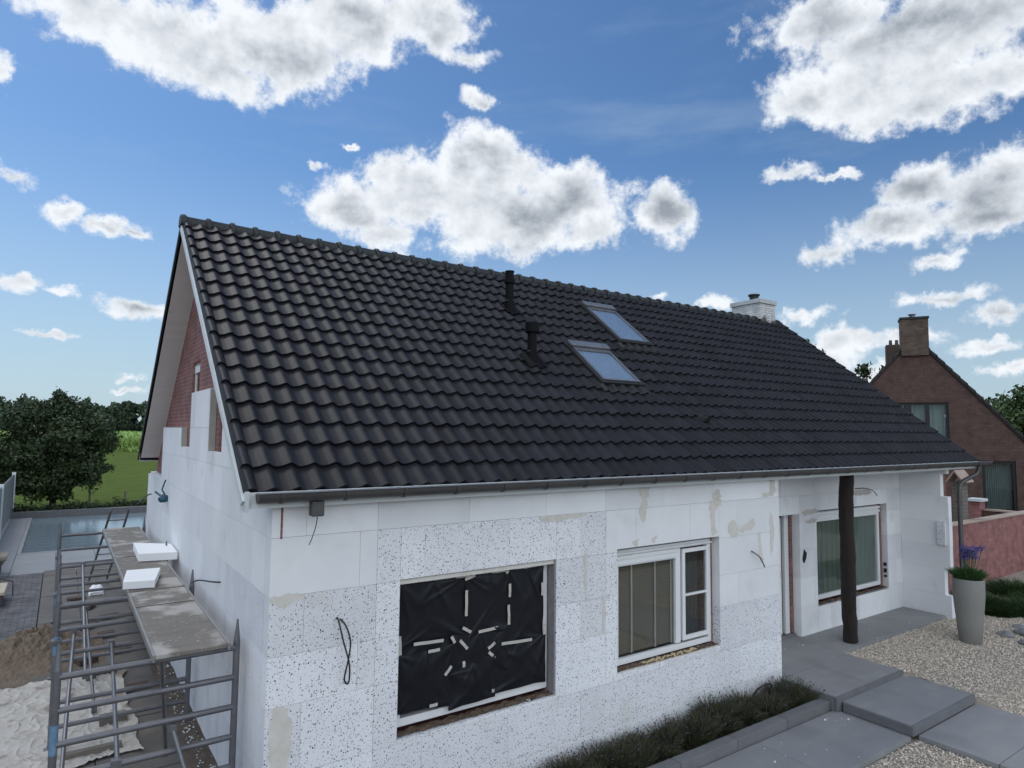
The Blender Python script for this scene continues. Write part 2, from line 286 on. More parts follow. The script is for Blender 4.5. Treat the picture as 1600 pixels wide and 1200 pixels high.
m_fence = mat('fence_panel', (.22, .235, .235), .6, col2=(.17, .185, .185), nscale=2)
m_cable = mat('black_cable', (.012, .012, .014), .45)
m_rooff = mat('neighbour_roof', (.035, .032, .032), .8, col2=(.055, .05, .045), nscale=3, bump=.6, bscale=12)
m_cop = mat('coping', (.40, .31, .26), .8, col2=(.32, .25, .21), nscale=5)
m_sky_g = glass_mat('roof_window_glass', (.92, .95, .97), 4)
m_skyb = mat('white_roller_blind', (.50, .55, .61), .7)
m_bluep = mat('blue_sleeve', (.008, .05, .085), .5, col2=(.015, .10, .14), nscale=20)
m_brkd = mat('loose_brick', (.085, .055, .045), .9, col2=(.12, .09, .075), nscale=15, island=.4)

# ------------------------------------------------------------ mesh builder
WL = {}
class MB:
    def __init__(s): s.v = []; s.f = []
    def add(s, vs, fs):
        b = len(s.v); s.v += [tuple(p) for p in vs]; s.f += [tuple(i+b for i in f) for f in fs]; return s
    def box(s, x0, x1, y0, y1, z0, z1):
        return s.add([(x0,y0,z0),(x1,y0,z0),(x1,y1,z0),(x0,y1,z0),(x0,y0,z1),(x1,y0,z1),(x1,y1,z1),(x0,y1,z1)],
                     [(0,3,2,1),(4,5,6,7),(0,1,5,4),(1,2,6,5),(2,3,7,6),(3,0,4,7)])
    def obox(s, c, a, b, n):
        c, a, b, n = map(Vector, (c, a, b, n)); vs = []
        for k in (-1, 1):
            for (i, j) in ((-1,-1),(1,-1),(1,1),(-1,1)): vs.append(c+a*i+b*j+n*k)
        return s.add(vs, [(0,3,2,1),(4,5,6,7),(0,1,5,4),(1,2,6,5),(2,3,7,6),(3,0,4,7)])
    def tube(s, pts, r, n=10, caps=True):
        pts = [Vector(p) for p in pts]; k = len(pts)
        if not isinstance(r, (list, tuple)): r = [r]*k
        vs = []; fs = []; up = None
        for i, p in enumerate(pts):
            t = (pts[min(i+1, k-1)]-pts[max(i-1, 0)]).normalized()
            if up is None: up = Vector((0, 0, 1)) if abs(t.z) < .9 else Vector((1, 0, 0))
            a = t.cross(up).normalized(); b = a.cross(t).normalized(); up = b
            for j in range(n):
                th = 2*math.pi*j/n; vs.append(p+(a*math.cos(th)+b*math.sin(th))*r[i])
        for i in range(k-1):
            for j in range(n): fs.append((i*n+j, i*n+(j+1) % n, (i+1)*n+(j+1) % n, (i+1)*n+j))
        if caps: fs.append(tuple(range(n-1, -1, -1))); fs.append(tuple((k-1)*n+j for j in range(n)))
        return s.add(vs, fs)
    def prism(s, poly, axis, a0, a1):
        """poly: 2D points; axis 'x': (y,z) at x=a0..a1; 'y': (x,z); 'z': (x,y)"""
        def P(q, a): return {'x': (a, q[0], q[1]), 'y': (q[0], a, q[1]), 'z': (q[0], q[1], a)}[axis]
        n = len(poly); vs = [P(q, a0) for q in poly]+[P(q, a1) for q in poly]
        fs = [tuple(range(n)), tuple(range(2*n-1, n-1, -1))]+[(i, i+n, (i+1) % n+n, (i+1) % n) for i in range(n)]
        return s.add(vs, fs)
    def grid(s, fn, nu, nv):
        vs = [fn(i/nu, j/nv) for j in range(nv+1) for i in range(nu+1)]
        return s.add(vs, [(j*(nu+1)+i, j*(nu+1)+i+1, (j+1)*(nu+1)+i+1, (j+1)*(nu+1)+i) for j in range(nv) for i in range(nu)])
    def build(s, name, m, parent=None, smooth=False, bevel=0, label=None, recalc=True):
        me = bpy.data.meshes.new(name)
        off = WL.get(parent, (0, 0, 0)) if parent else (0, 0, 0)
        vs = [(a-off[0], b-off[1], c-off[2]) for a, b, c in s.v] if parent else s.v
        me.from_pydata(vs, [], s.f); me.materials.append(m)
        if recalc and len(s.f) < 200000:
            bm = bmesh.new(); bm.from_mesh(me); bmesh.ops.recalc_face_normals(bm, faces=bm.faces); bm.to_mesh(me); bm.free()
        me.update()
        if smooth:
            me.shade_smooth(); me.set_sharp_from_angle(angle=R(40))
        o = bpy.data.objects.new(name, me); C.objects.link(o)
        if parent: o.parent = parent; WL[o] = off
        else: WL[o] = (0, 0, 0)
        if bevel:
            b = o.modifiers.new('bevel', 'BEVEL'); b.width = bevel; b.segments = 2; b.limit_method = 'ANGLE'
        if label: o['label'] = label
        return o
def thing(name, label, cat, loc=(0, 0, 0), group=None):
    o = bpy.data.objects.new(name, None); C.objects.link(o); o.location = loc; o.empty_display_size = .2
    o['label'] = label; o['category'] = cat
    if group: o['group'] = group
    WL[o] = tuple(loc); return o
def tag(o, label, cat, group=None, kind=None):
    o['label'] = label; o['category'] = cat
    if group: o['group'] = group
    if kind: o['kind'] = kind
    return o
def struct(o): o['kind'] = 'structure'; return o
def stuff(o, label, cat): o['kind'] = 'stuff'; o['label'] = label; o['category'] = cat; return o
def mesh_np(name, verts, faces, m, parent=None):
    """verts (n,3), faces (k,4) or (k,3) arrays"""
    me = bpy.data.meshes.new(name); off = np.array(WL.get(parent, (0, 0, 0))) if parent else 0
    verts = verts-off; k = faces.shape[1]
    me.vertices.add(len(verts)); me.vertices.foreach_set('co', verts.astype(np.float32).ravel())
    me.loops.add(faces.size); me.loops.foreach_set('vertex_index', faces.astype(np.int32).ravel())
    me.polygons.add(len(faces)); me.polygons.foreach_set('loop_start', np.arange(0, faces.size, k, dtype=np.int32)); me.polygons.foreach_set('loop_total', np.full(len(faces), k, dtype=np.int32))
    me.update(calc_edges=True); me.validate(); me.materials.append(m)
    o = bpy.data.objects.new(name, me); C.objects.link(o)
    if parent: o.parent = parent; WL[o] = WL[parent]
    return o
def clip(poly, a, b, c):           # keep a*p+b*q<=c
    out = []
    for i in range(len(poly)):
        p, q = poly[i], poly[(i+1) % len(poly)]
        dp, dq = a*p[0]+b*p[1]-c, a*q[0]+b*q[1]-c
        if dp <= 0: out.append(p)
        if (dp < 0 < dq) or (dq < 0 < dp):
            t = dp/(dp-dq); out.append((p[0]+t*(q[0]-p[0]), p[1]+t*(q[1]-p[1])))
    return out
def cut(rects, hole):
    out = []; hx0, hx1, hz0, hz1 = hole
    for (x0, x1, z0, z1) in rects:
        if x1 <= hx0 or x0 >= hx1 or z1 <= hz0 or z0 >= hz1: out.append((x0, x1, z0, z1)); continue
        if x0 < hx0: out.append((x0, hx0, z0, z1))
        if x1 > hx1: out.append((hx1, x1, z0, z1))
        a, b = max(x0, hx0), min(x1, hx1)
        if z0 < hz0: out.append((a, b, z0, hz0))
        if z1 > hz1: out.append((a, b, hz1, z1))
    return out

# ------------------------------------------------------------ ground and paving
def gz(x, y):                                   # front gravel level
    if x < 7.36 or x < 9.06 or (x < 9.20 and y < -.95): return -.235
    if y > -.9: return -.035
    if y > -1.75: return -.035-(-.9-y)/.85*.07
    return max(-.215, -.105-(-1.75-y)/.5*.11)
g = MB(); E = 5000
g.add([(-E, -60, -.42), (E, -60, -.42), (E, E, -.42), (-E, E, -.42)], [(0, 1, 2, 3)]); struct(g.build('ground', m_dirt))
g = MB(); g.add([(-E, 27.2, -.06), (E, 27.2, -.06), (E, E, -.06), (-E, E, -.06)], [(0, 1, 2, 3)]); struct(g.build('meadow', m_grass))
# front garden
def slab_run(name, xs, ys, z, th, m, gap=.004):
    b = MB()
    for i in range(len(xs)-1):
        for j in range(len(ys)-1): b.box(xs[i]+gap, xs[i+1]-gap, ys[j]+gap, ys[j+1]-gap, z-th, z)
    return struct(b.build(name, m, bevel=.003))
slab_run('terrace', [7.36, 9.16], [-.03+.0, .9+.3], 0, .17, m_slab)
slab_run('terrace', [9.16, 10.96, 13.02], [.10, 1.2], 0, .17, m_slab)
b = MB(); b.box(7.30, 9.12, -.83, -.036, -.17, 0); struct(b.build('landing', m_slab, bevel=.003))
b = MB(); b.box(7.26, 9.13, -.87, -.834, -.19, -.001); b.box(7.262, 7.297, -.83, -.04, -.19, -.001); struct(b.build('landing_edge', m_kerb, bevel=.004))
b = MB(); b.box(7.40, 9.20, -1.74, -.874, -.19, -.07); struct(b.build('step', m_slab, bevel=.003))
b = MB(); b.box(7.355, 7.396, -1.78, -.90, -.19, -.072); b.box(7.40, 9.21, -1.78, -1.744, -.19, -.072); struct(b.build('step_edge', m_kerb, bevel=.004))
slab_run('path', [7.47, 9.26], [-4.4, -3.52, -2.64, -1.785], -.19, .06, m_slab)
slab_run('path', [-1.2, .6, 2.4, 4.2, 5.6, 7.35], [-1.76, -.79], -.19, .06, m_slab)
b = MB(); x = 7.25
while x > -1:
    b.box(x-.99, x, -.775, -.63, -.25, -.07); x -= 1.0
struct(b.build('kerb', m_kerb, bevel=.006))
b = MB(); b.grid(lambda u, v: (-1+8.24*u, -.625+.62*v, -.13+.02*noise.noise((u*30, v*4, 1))), 80, 8); struct(b.build('bed_soil', m_soil))
b = MB(); b.grid(lambda u, v: (3+20*u, -7+8*v, gz(3+20*u, -7+8*v)-.024+.006*noise.noise((u*40, v*30, 1))), 300, 150); struct(b.build('gravel_bed', m_gravb))
# gravel stones
def pebbles(n, sampler, smin, smax):
    ico = bmesh.new(); bmesh.ops.create_icosphere(ico, subdivisions=1, radius=1); iv = np.array([v.co[:] for v in ico.verts]); fi = np.array([[v.index for v in f.verts] for f in ico.faces]); ico.free()
    P = sampler(n); n = len(P)
    sc = rng.uniform(smin, smax, (n, 1))*rng.uniform(.6, 1.35, (n, 3)); sc[:, 2] *= .7
    th = rng.uniform(0, 6.28, n); c, s = np.cos(th), np.sin(th)
    V = iv[None]*(1+rng.uniform(-.25, .25, (n, len(iv), 1)))*sc[:, None, :]
    X = V[..., 0]*c[:, None]-V[..., 1]*s[:, None]; Y = V[..., 0]*s[:, None]+V[..., 1]*c[:, None]
    V = np.stack([X, Y, V[..., 2]], -1)+P[:, None, :]
    Fc = fi[None]+(np.arange(n)*len(iv))[:, None, None]
    return V.reshape(-1, 3), Fc.reshape(-1, 3)
def in_slab(x, y):
    return ((x > 7.25) & (x < 9.14) & (y > -.88)) | ((x > 7.35) & (x < 9.22) & (y > -1.79)) | ((x > 9.1) & (x < 13.05) & (y > .09)) | ((x > 7.46) & (x < 9.27) & (y < -1.78) & (y > -4.4)) | ((x < 7.36) & (y > -1.77)) | (x < 4.6)
def samp(n):
    # denser near the camera
    x = rng.uniform(5, 15.5, n*2); y = rng.uniform(-4.4, 1.0, n*2)
    k = ~in_slab(x, y) & ((x < 13.0) | (y < 0)); x, y = x[k][:n], y[k][:n]
    z = np.array([gz(a, bb) for a, bb in zip(x, y)])-.012+rng.uniform(-.006, .008, len(x))
    return np.stack([x, y, z], -1)
V, Fc = pebbles(60000, samp, .006, .015)
stuff(mesh_np('gravel', V, Fc, m_grav), 'pale beige gravel around the stepping slabs and tall planter', 'gravel')

V, Fc = pebbles(26, lambda n: np.stack([rng.uniform(4.0, 9.0, n), rng.uniform(-1.72, -.9, n), np.full(n, -.186)], -1), .004, .016)
V2_, F2_ = pebbles(14, lambda n: np.stack([rng.uniform(7.5, 12.5, n), rng.uniform(.12, .85, n), np.full(n, .003)], -1), .004, .014)
stuff(mesh_np('foam_crumbs', np.concatenate([V, V2_]), np.concatenate([Fc, F2_+len(V)]), m_foamw), 'a few white foam crumbs scattered on the front slabs', 'foam crumbs')
# rear left yard
xs = [-12+.9*i for i in range(16)]
slab_run('pool_terrace', [-8.3, -7.4, -6.5, -5.6, -4.7, -3.8, -2.9, -2.38], [13.9, 15.2, 16.5, 17.4, 18.8, 20.2, 21.6, 23.0, 24.4, 25.8], 0, .1, m_terr, .005)
slab_run('pool_terrace', [-2.38, -1.48, -.58, .32, 1.22, 2.12, 3.0], [13.9, 15.4, 16.95], 0, .1, m_terr, .005)
b = MB(); b.box(-2.38, 5.5, 16.95, 17.1, -.1, .012); b.box(-2.38, -2.28, 17.1, 25.7, -.1, .012); struct(b.build('pool_edge', m_terr, bevel=.01))
b = MB(); b.box(-8.3, 6.5, 25.82, 26.1, -.1, .22); struct(b.build('pool_edge', m_kerb, bevel=.01))
b = MB()
yy = 17.1
while yy < 25.75:
    b.box(-2.27, 5.5, yy+.0015, min(yy+.60, 25.8)-.0015, -.2, -.03); yy += .60
struct(b.build('pool_water', m_water, bevel=.004))
b = MB(); b.grid(lambda u, v: (-9+7.28*u, 7.0+6.9*v, .0), 2, 2); struct(b.build('paved_yard', m_paver))
b = MB()
yy = -2.0; 
for i in range(22):
    y0 = -2.4+.75*i
    for x0, x1 in ((-1.71, -1.05), (-1.05, -.22)):
        b.box(x0+.004, x1-.004, y0+.004, y0+.746, -.1, -.002+random.uniform(-.006, .006))
struct(b.build('side_path', m_oldslab, bevel=.006))
b = MB(); b.grid(lambda u, v: (-9+7.3*u, -3+10.1*v, -.012+.03*noise.noise((u*9, v*12, 3))+.012*noise.noise((u*40, v*50, 3))), 90, 110); struct(b.build('sandy_ground', m_sand, smooth=True))
b = MB(); b.grid(lambda u, v: (-.26+.27*u, -2+16*v, .005+.03*noise.noise((u*2, v*40, 9))+.02*u), 4, 160); struct(b.build('dirt_strip', m_dirt))
V, Fc = pebbles(700, lambda n: np.stack([rng.uniform(-.19, -.02, n), rng.uniform(-.5, 12, n), rng.uniform(.01, .04, n)], -1), .004, .013)
stuff(mesh_np('foam_crumbs', V, Fc, m_foamw), 'small white foam crumbs lying along the foot of the gable wall', 'foam crumbs')
# sand heap
def heap(u, v):
    x = -2.9+2.1*u; y = 5.6+2.6*v; dx = (x+1.55)/.62; dy = (y-6.95)/.62
    h = .36*math.exp(-(dx*dx+dy*dy)*.9)+.16*math.exp(-(((x+2.1)/.4)**2+((y-6.7)/.5)**2))
    h *= 1+.18*noise.noise((x*4, y*4, 1))+.16*noise.noise((x*11, y*11, 4))+.12*noise.noise((x*25, y*25, 4))
    return (x, y, h-.02+.012*noise.noise((x*30, y*30, 2)))
b = MB(); b.grid(heap, 110, 130); tag(b.build('sand_heap', m_sand, smooth=True), 'heap of brown sand beside the paved yard left of the scaffold', 'sand heap', kind='stuff')
# tarpaulin
def tarp(u, v):
    x = -2.75+2.15*u; y = 2.55+2.95*v
    x += .16*noise.noise((v*3.2, 0, 1)) + .1*noise.noise((v*9, 2, 1)); y += .14*noise.noise((u*4, 7, 1))+.05*noise.noise((u*11, 3, 1))
    r = 1-abs(noise.noise((x*2.3+noise.noise((x*2, y*2, 8))*.8, y*2.6, 5)))*2.2
    r2 = 1-abs(noise.noise((x*6+1.5*noise.noise((x*3, y*3, 8)), y*5, 6)))*2.2
    r3 = 1-abs(noise.noise((x*11+noise.noise((x*5, y*5, 1)), y*12, 9)))*3
    return (x, y, .022+.020*max(0, r)**5+.018*max(0, r2)**5+.006*max(0, r3)**3+.004*noise.noise((x*18, y*18, 2)))
b = MB(); b.grid(tarp, 170, 200); tag(b.build('tarpaulin', m_tarp, smooth=True), 'crumpled dirty white tarpaulin spread on the ground under the scaffold', 'tarpaulin')
# loose bricks under the scaffold
BR = [(-1.31,10.0,.3,'left of the ladder foot'),(-1.1,10.45,.1,'nearest the ladder foot'),(-.9,9.6,1.2,'under the far deck'),(-.62,8.6,.2,'at the third scaffold frame'),(-.72,7.4,.1,'between the far frames near the wall'),(-.58,6.4,.15,'below the larger foam block'),(-.85,5.4,.2,'beside the third frame from the front'),(-1.05,6.1,.5,'next to the sand heap'),(-.5,4.6,.1,'under the middle deck by the dirt strip'),(-.95,8.1,.9,'turned askew near the farthest frame')]
br0 = None
for i, (x, y, a, wd) in enumerate(BR):
    if br0 is None:
        b = MB(); b.box(-.13, .13, -.075, .075, 0, .075); br0 = b.build('paving_brick', m_brkd, bevel=.006); o = br0
    else: o = br0.copy(); C.objects.link(o)
    o.location = (x, y, .008); o.rotation_euler = (0, 0, a); o.scale = (random.uniform(.9, 1.25), random.uniform(.9, 1.3), random.uniform(.6, 1.1))
    tag(o, ('loose dark brick on the ground '+wd) if wd else 'loose dark brick lying on the slabs beneath the scaffold', 'brick', 'loose bricks under the scaffold')
b = MB(); b.box(-1.32, -.80, 2.72, 2.80, .0, .09); tag(b.build('timber_block', m_wood, bevel=.004), 'dark timber beam on the ground under the nearest scaffold bay', 'timber')
b = MB(); b.box(-.98, -.70, 3.45, 3.62, .0, .11); tag(b.build('timber_block', m_wood, bevel=.004), 'short dark timber block at the corner of the white tarpaulin', 'timber')
b = MB(); b.tube([(-1.02, 5.2, .02), (-1.0, 5.16, .16)], [.055, .07], 14); tag(b.build('bucket', m_dirt, smooth=True), 'small brown bucket standing on the white tarpaulin beside the sand', 'bucket')
b = MB(); b.grid(lambda u, v: (-.88+.28*u, 10.7+.36*v, .16+.02*noise.noise((u*5, v*5, 1))-.16*(abs(2*u-1)**6)-.1*(abs(2*v-1)**6)), 16, 16)
b.box(-.86, -.62, 10.72, 11.04, 0, .1); tag(b.build('plastic_bag', m_foamw, smooth=True), 'pale plastic bag lying on the slabs under the far scaffold bay', 'bag')
# lounger and crate at the left edge
t = thing('sun_lounger', 'sun lounger end with beige cushion at the left edge beside the pool', 'sun lounger', (-2.75, 14.4, 0))
b = MB(); b.box(-3.6, -2.44, 13.9, 14.6, .33, .46); b.build('cushion', mat('cushion', (.33, .29, .24), .85, col2=(.27, .24, .2), nscale=4), t, bevel=.05, smooth=True)
b = MB(); b.box(-3.6, -2.50, 13.95, 14.55, .26, .32); b.build('frame', m_steeld, t, bevel=.01)
for yy in (14.0, 14.5): b = MB(); b.box(-2.62, -2.56, yy-.03, yy+.03, 0, .26); b.build('leg', m_steeld, t)
t = thing('crate', 'wooden crate with a pale top board at the left edge on the pavers', 'crate', (-2.5, 11, 0))
b = MB(); b.box(-3.1, -2.28, 10.5, 11.5, .24, .30); b.build('lid', mat('pale_board', (.50, .44, .33), .8, nscale=4, stretch=(8, 1, 1)), t, bevel=.005)
b = MB(); b.box(-3.05, -2.33, 10.55, 11.45, 0, .235); b.build('box_side', m_brkd, t)
t = MB(); t.tube([(-3.2, 11.6, .36), (-2.5, 11.7, .38), (-2.2, 11.55, .30), (-2.18, 11.35, .05)], .012, 8); tag(t.build('cable', m_cable, smooth=True), 'black cable looping over the crate at the left edge', 'cable')

# ------------------------------------------------------------ the house
TH = math.atan2(3.50, 4.49); TV = Vector((0, math.cos(TH), math.sin(TH))); NV = Vector((0, -math.sin(TH), math.cos(TH))); P0 = Vector((0, -.12, 3.0))
SL = 5.69; XL, XR = -.23, 14.18; YR, ZR = 4.37, 6.50
def rp(x, t, h=0): return P0+Vector((x, 0, 0))+TV*t+NV*h
def rpb(x, t, h=0):
    p = rp(x, t, h); return Vector((p.x, 2*YR-p.y, p.z))
HB = (0, 0, 0)
house = thing('house', 'white insulated house under renovation with black tiled gable roof', 'house', HB)
slope = 3.50/4.49
ztop = lambda y: 2.86+slope*(y+.12) if y < YR else 2.86+slope*(2*YR-y+.12)
# --- front insulation boards
def boards(mbw, mbs, region, holes, plane, at, th, isspk, rows, x_off, roofclip=False, gap=.0015, wdt=1.0, jit=.0015):
    x0, x1 = region
    for k in range(len(rows)-1):
        z0, z1 = rows[k], rows[k+1]; off = (k % 2)*.5*wdt+x_off; n0 = math.floor((x0-off)/wdt)
        rects = []
        i = n0
        while off+i*wdt < x1:
            a, bb = max(x0, off+i*wdt), min(x1, off+(i+1)*wdt); i += 1
            if bb-a > .01: rects.append((a, bb, z0, z1))
        for h in holes: rects = cut(rects, h)
        for (a, bb, c, dd) in rects:
            poly = [(a+gap, c+gap), (bb-gap, c+gap), (bb-gap, dd-gap), (a+gap, dd-gap)]
            if roofclip:
                poly = clip(poly, -slope, 1, 2.86+slope*.12); 
                if len(poly) > 2: poly = clip(poly, slope, 1, 2.86+slope*(2*YR+.12))
                if len(poly) < 3: continue
            tgt = mbs if isspk((a+bb)/2, (c+dd)/2) else mbw
            j = random.uniform(-jit, jit)
            tgt.prism(poly, plane, at+j, at+th)
W1 = (1.21, 3.11, .64, 2.12); W2 = (4.04, 5.95, .68, 2.14); W3 = (9.88, 12.46, .44, 2.15); DR = (7.9, 9.34, -.3, 2.13)
rows = [-.35, .11, .61, 1.19, 1.61, 2.11, 2.61, 2.90]
mw, ms = MB(), MB()
def spk_front(x, z):
    if z > 2.61: return False
    if z > 2.11: return .97 < x < 3.86
    if z > 1.19 and x > 5.94: return False
    return True
boards(mw, ms, (0, .97), [], 'y', 0, .155, spk_front, rows, .3)
boards(mw, ms, (.97, 3.86), [W1], 'y', 0, .155, spk_front, rows, .97)
boards(mw, ms, (3.86, 7.35), [W2], 'y', 0, .155, spk_front, rows, 3.86)
# porch recess: back wall at y=.9, side wall at x=13.05
boards(mw, ms, (7.35+.16, 13.05), [W3, DR], 'y', .9, .15, lambda a, b_: False, [-.3, .5, 1.0, 1.5, 2.0, 2.45, 2.90], 7.3)
boards(mw, ms, (.16, 1.0), [], 'x', 7.35-.155, .155, lambda a, b_: False, [-.3, .7, 1.7, 2.90], 0)   # return of the front block
for (ya, z0, z1) in ((.0, -.1, .39), (.11, .39, .89), (0., .89, 1.35), (-.005, 1.35, 1.83), (.0, 1.83, 2.33), (.13, 2.33, 2.78), (.02, 2.78, 2.9)):
    mw.box(13.05, 13.19, ya, .899, z0+.001, z1-.001)
# --- gable insulation
def spk_gable(y, z):
    return z < (2.11 if y < 2.0 else (1.61 if y < 6 else 1.1))
G_h = [(7.5, 12, 2.67, 9), (-1, 2.26, 3.55, 9), (2.26, 3.10, 3.26, 9), (4.53, 5.35, 3.26, 9), (3.10, 4.53, 4.05, 9), (5.35, 7.5, 3.55, 9)]
mg = MB()
boards(mw, mg, (.157, 9.55), G_h, 'x', 0, .077, spk_gable, [-.35, .11, .61, 1.11, 1.61, 2.11, 2.61, 3.11, 3.55, 4.05], .157, roofclip=True)
mw.build('insulation_boards', m_eps, house); ms.build('insulation_boards', m_spk, house, label='black speckled white insulation boards on the lower front wall')
mg.build('insulation_boards', m_spkg, house, label='faintly speckled insulation boards low on the gable wall')
# --- structural brick
bw = MB()
def wall_y(x0, x1, y0, y1, z0, z1, holes):
    for (a, bb, c, dd) in (lambda rs: rs)(__import__('functools').reduce(cut, holes, [(x0, x1, z0, z1)])): bw.box(a, bb, y0, y1, c, dd)
wall_y(.16, 7.19, .16, .30, -.3, 2.86, [(W1[0]+.03, W1[1]-.03, W1[2]-.03, W1[3]-.02), (W2[0]+.05, W2[1]-.05, W2[2]-.03, W2[3]-.02)])
wall_y(7.19, 13.19, 1.05, 1.25, -.3, 2.86, [(W3[0]+.05, W3[1]-.05, W3[2]-.03, W3[3]-.02), (DR[0]+.05, 9.27, DR[2], DR[3]-.02)])
bw.box(7.19-.1, 7.19, .30, 1.05, -.3, 2.86)
bw.box(13.192, 13.34, .14, 9.2, -.3, 2.86)
# gable brick with two window openings
GA, GBw = (4.45, 5.08, 3.24, 4.52), (2.30, 2.88, 3.24, 4.52)
def gable(x0, x1, holes):
    rects = [(.301, 9.39, -.3, 6.6)]
    for k in np.arange(.3, 9.3, 1e9): pass
    for h in holes: rects = cut(rects, h)
    for (a, bb, c, dd) in rects:
        poly = [(a, c), (bb, c), (bb, dd), (a, dd)]
        poly = clip(poly, -slope, 1, 2.88+slope*.12)
        if len(poly) > 2: poly = clip(poly, slope, 1, 2.88+slope*(2*YR+.12))
        if len(poly) > 2: bw.prism(poly, 'x', x0, x1)
gable(.082, .38, [GA, GBw]); 
poly = [(0.3, 2.86), (9.2, 2.86), (YR, 6.4)]; bw.prism(poly, 'x', 13.19, 13.45)
bw.box(.16, 13.4, 9.2, 9.39, -.3, 2.86)
bw.build('brick_wall', m_brick, house)
# insulated rear corner return
mb = MB(); mb.box(0.001, 13.2, 9.40, 9.55, -.3, 2.60); mb.build('insulation_boards', m_eps, house)
# --- roof deck, tiles
mb = MB()
for f in (rp, rpb):
    a, b1, c, dd = f(XL, -.02, -.03), f(XR, -.02, -.03), f(XR, SL, -.03), f(XL, SL, -.03)
    e, f1, g1, h = f(XL, -.02, -.10), f(XR, -.02, -.10), f(XR, SL, -.10), f(XL, SL, -.10)
    mb.add([a, b1, c, dd, e, f1, g1, h], [(0,1,2,3),(7,6,5,4),(0,4,5,1),(1,5,6,2),(2,6,7,3),(3,7,4,0)])
roof = mb.build('roof', m_under, house)
TW, TG = .2045, .316; NC, NR = 70, 18; XT = -.185
def prof(p):
    if p < .34: return -.006*math.sin(math.pi*(p+.03)/.37)
    if p < .79: return .036*(.5-.5*math.cos(math.pi*(p-.34)/.45))
    q = min(1, (p-.79)/.24); return .036-.030*(.5-.5*math.cos(math.pi*q))
def tile_verts(f, x0, row, nseg=15):
    t0 = row*TG+random.uniform(-.004, .004); t1 = t0+TG+.05
    if row == NR-1: t1 = min(t1, SL)
    tilt = random.uniform(-.002, .002); js = random.uniform(-.0015, .0015)
    vs = []
    for k in range(nseg+1):
        p = k/nseg*1.06; x = x0+js+p*TW; h = prof(p)
        vs.append(f(x, t0, h+.033+tilt)); vs.append(f(x, t1, h-.002+tilt*.5)); vs.append(f(x, t0+.002, h+.008))
    fs = []
    for k in range(nseg):
        a = k*3; fs.append((a, a+3, a+4, a+1)); fs.append((a+2, a+5, a+3, a))
    a = nseg*3; fs.append((a, a+2, a+1))
    return vs, fs
for f, nm in ((rp, 'roof_tiles'), (rpb, 'roof_tiles')):
    mb = MB()
    for r_ in range(NR):
        for c in range(NC):
            mb.add(*tile_verts(f, XT+c*TW, r_))
        # verge tile with a side flap, left and right
        for (xa, sgn) in ((-.246, 1), (XT+NC*TW+.085, -1)):
            t0 = r_*TG+random.uniform(-.004, .004); t1 = min(t0+TG+.045, SL)
            pr = [(-.004, -.075), (-.002, .0), (.004, .026), (.02, .040), (.042, .043), (.062, .036), (.080, .018), (.098, -.004)]
            vs = []; n_ = len(pr)
            for (dx, h) in pr: vs.append(f(xa+sgn*dx, t0, h+.030)); vs.append(f(xa+sgn*dx, t1, h-.002)); vs.append(f(xa+sgn*dx*1.0, t0+.002, h+.008))
            fs = []
            for k in range(n_-1): a = k*3; fs.append((a, a+3, a+4, a+1)); fs.append((a+2, a+5, a+3, a))
            mb.add(vs, fs)
    o = mb.build(nm, m_tile, house, recalc=False); o.data.shade_smooth(); o.data.set_sharp_from_angle(angle=R(50))
    if f is rp: front_tiles = o
# --- ridge
mb = MB(); x = XL-.03; i = 0
def halfring(x, r, lift=0): return [(x, YR+r*math.cos(math.pi*k/10)*1.08, ZR-.045+lift+r*math.sin(math.pi*k/10)) for k in range(-1, 12)]
while x < XR-.05:
    x1 = min(x+.345, XR+.03)
    prf = [(x-.012, .118), (x+.0, .132), (x+.045, .132), (x+.055, .120), (x+.07, .108), (x1+.01, .102)]
    vs = []; 
    for (xx, r) in prf: vs += halfring(xx, r, random.uniform(-.001, .001))
    n_ = 13; fs = [(a*n_+k, a*n_+k+1, (a+1)*n_+k+1, (a+1)*n_+k) for a in range(len(prf)-1) for k in range(n_-1)]
    mb.add(vs, fs); x += .325; i += 1
mb.prism([(YR+.118*math.cos(math.pi*k/12)*1.08, ZR-.045+.118*math.sin(math.pi*k/12)) for k in range(-1, 14)], 'x', XL-.05, XL-.035)
mb.build('ridge_tiles', m_ridge, house, smooth=True)
# --- barge boards, verge soffits, eaves box
for f in (rp, rpb):
    for (xa, xb) in ((XL-.044, XL-.022), (XR, XR+.022)):
        mb = MB()
        q = [f(xa, -.03, -.04), f(xb, -.03, -.04), f(xb, SL+.0, -.04), f(xa, SL, -.04), f(xa, .0, -.115), f(xb, .0, -.115), f(xb, SL-.02, -.115), f(xa, SL-.02, -.115)]
        mb.add(q, [(0,1,2,3),(7,6,5,4),(0,4,5,1),(1,5,6,2),(2,6,7,3),(3,7,4,0)])
        mb.build('barge_board', m_barge if f is rp else m_anth, house)
    for (xa, xb) in ((XL+.002, .155), (13.46, XR-.002)):
        mb = MB()
        q = [f(xa, .10, -.122), f(xb, .10, -.122), f(xb, SL-.1, -.122), f(xa, SL-.1, -.122), f(xa, .10, -.132), f(xb, .10, -.132), f(xb, SL-.08, -.132), f(xa, SL-.08, -.132)]
        mb.add(q, [(0,1,2,3),(7,6,5,4),(0,4,5,1),(1,5,6,2),(2,6,7,3),(3,7,4,0)])
        mb.build('soffit', m_soffit, house)
mb = MB(); mb.box(XL, XR, -.150, -.128, 2.885, 3.02); mb.box(XL, XR, -.127, .02, 2.885, 2.90)
mb.prism([(-.17, 2.86), (.05, 2.86), (.05, 2.98), (-.14, 3.03), (-.20, 3.03)], 'x', XL-.024, XL-.002)
mb.build('fascia', m_barge, house)
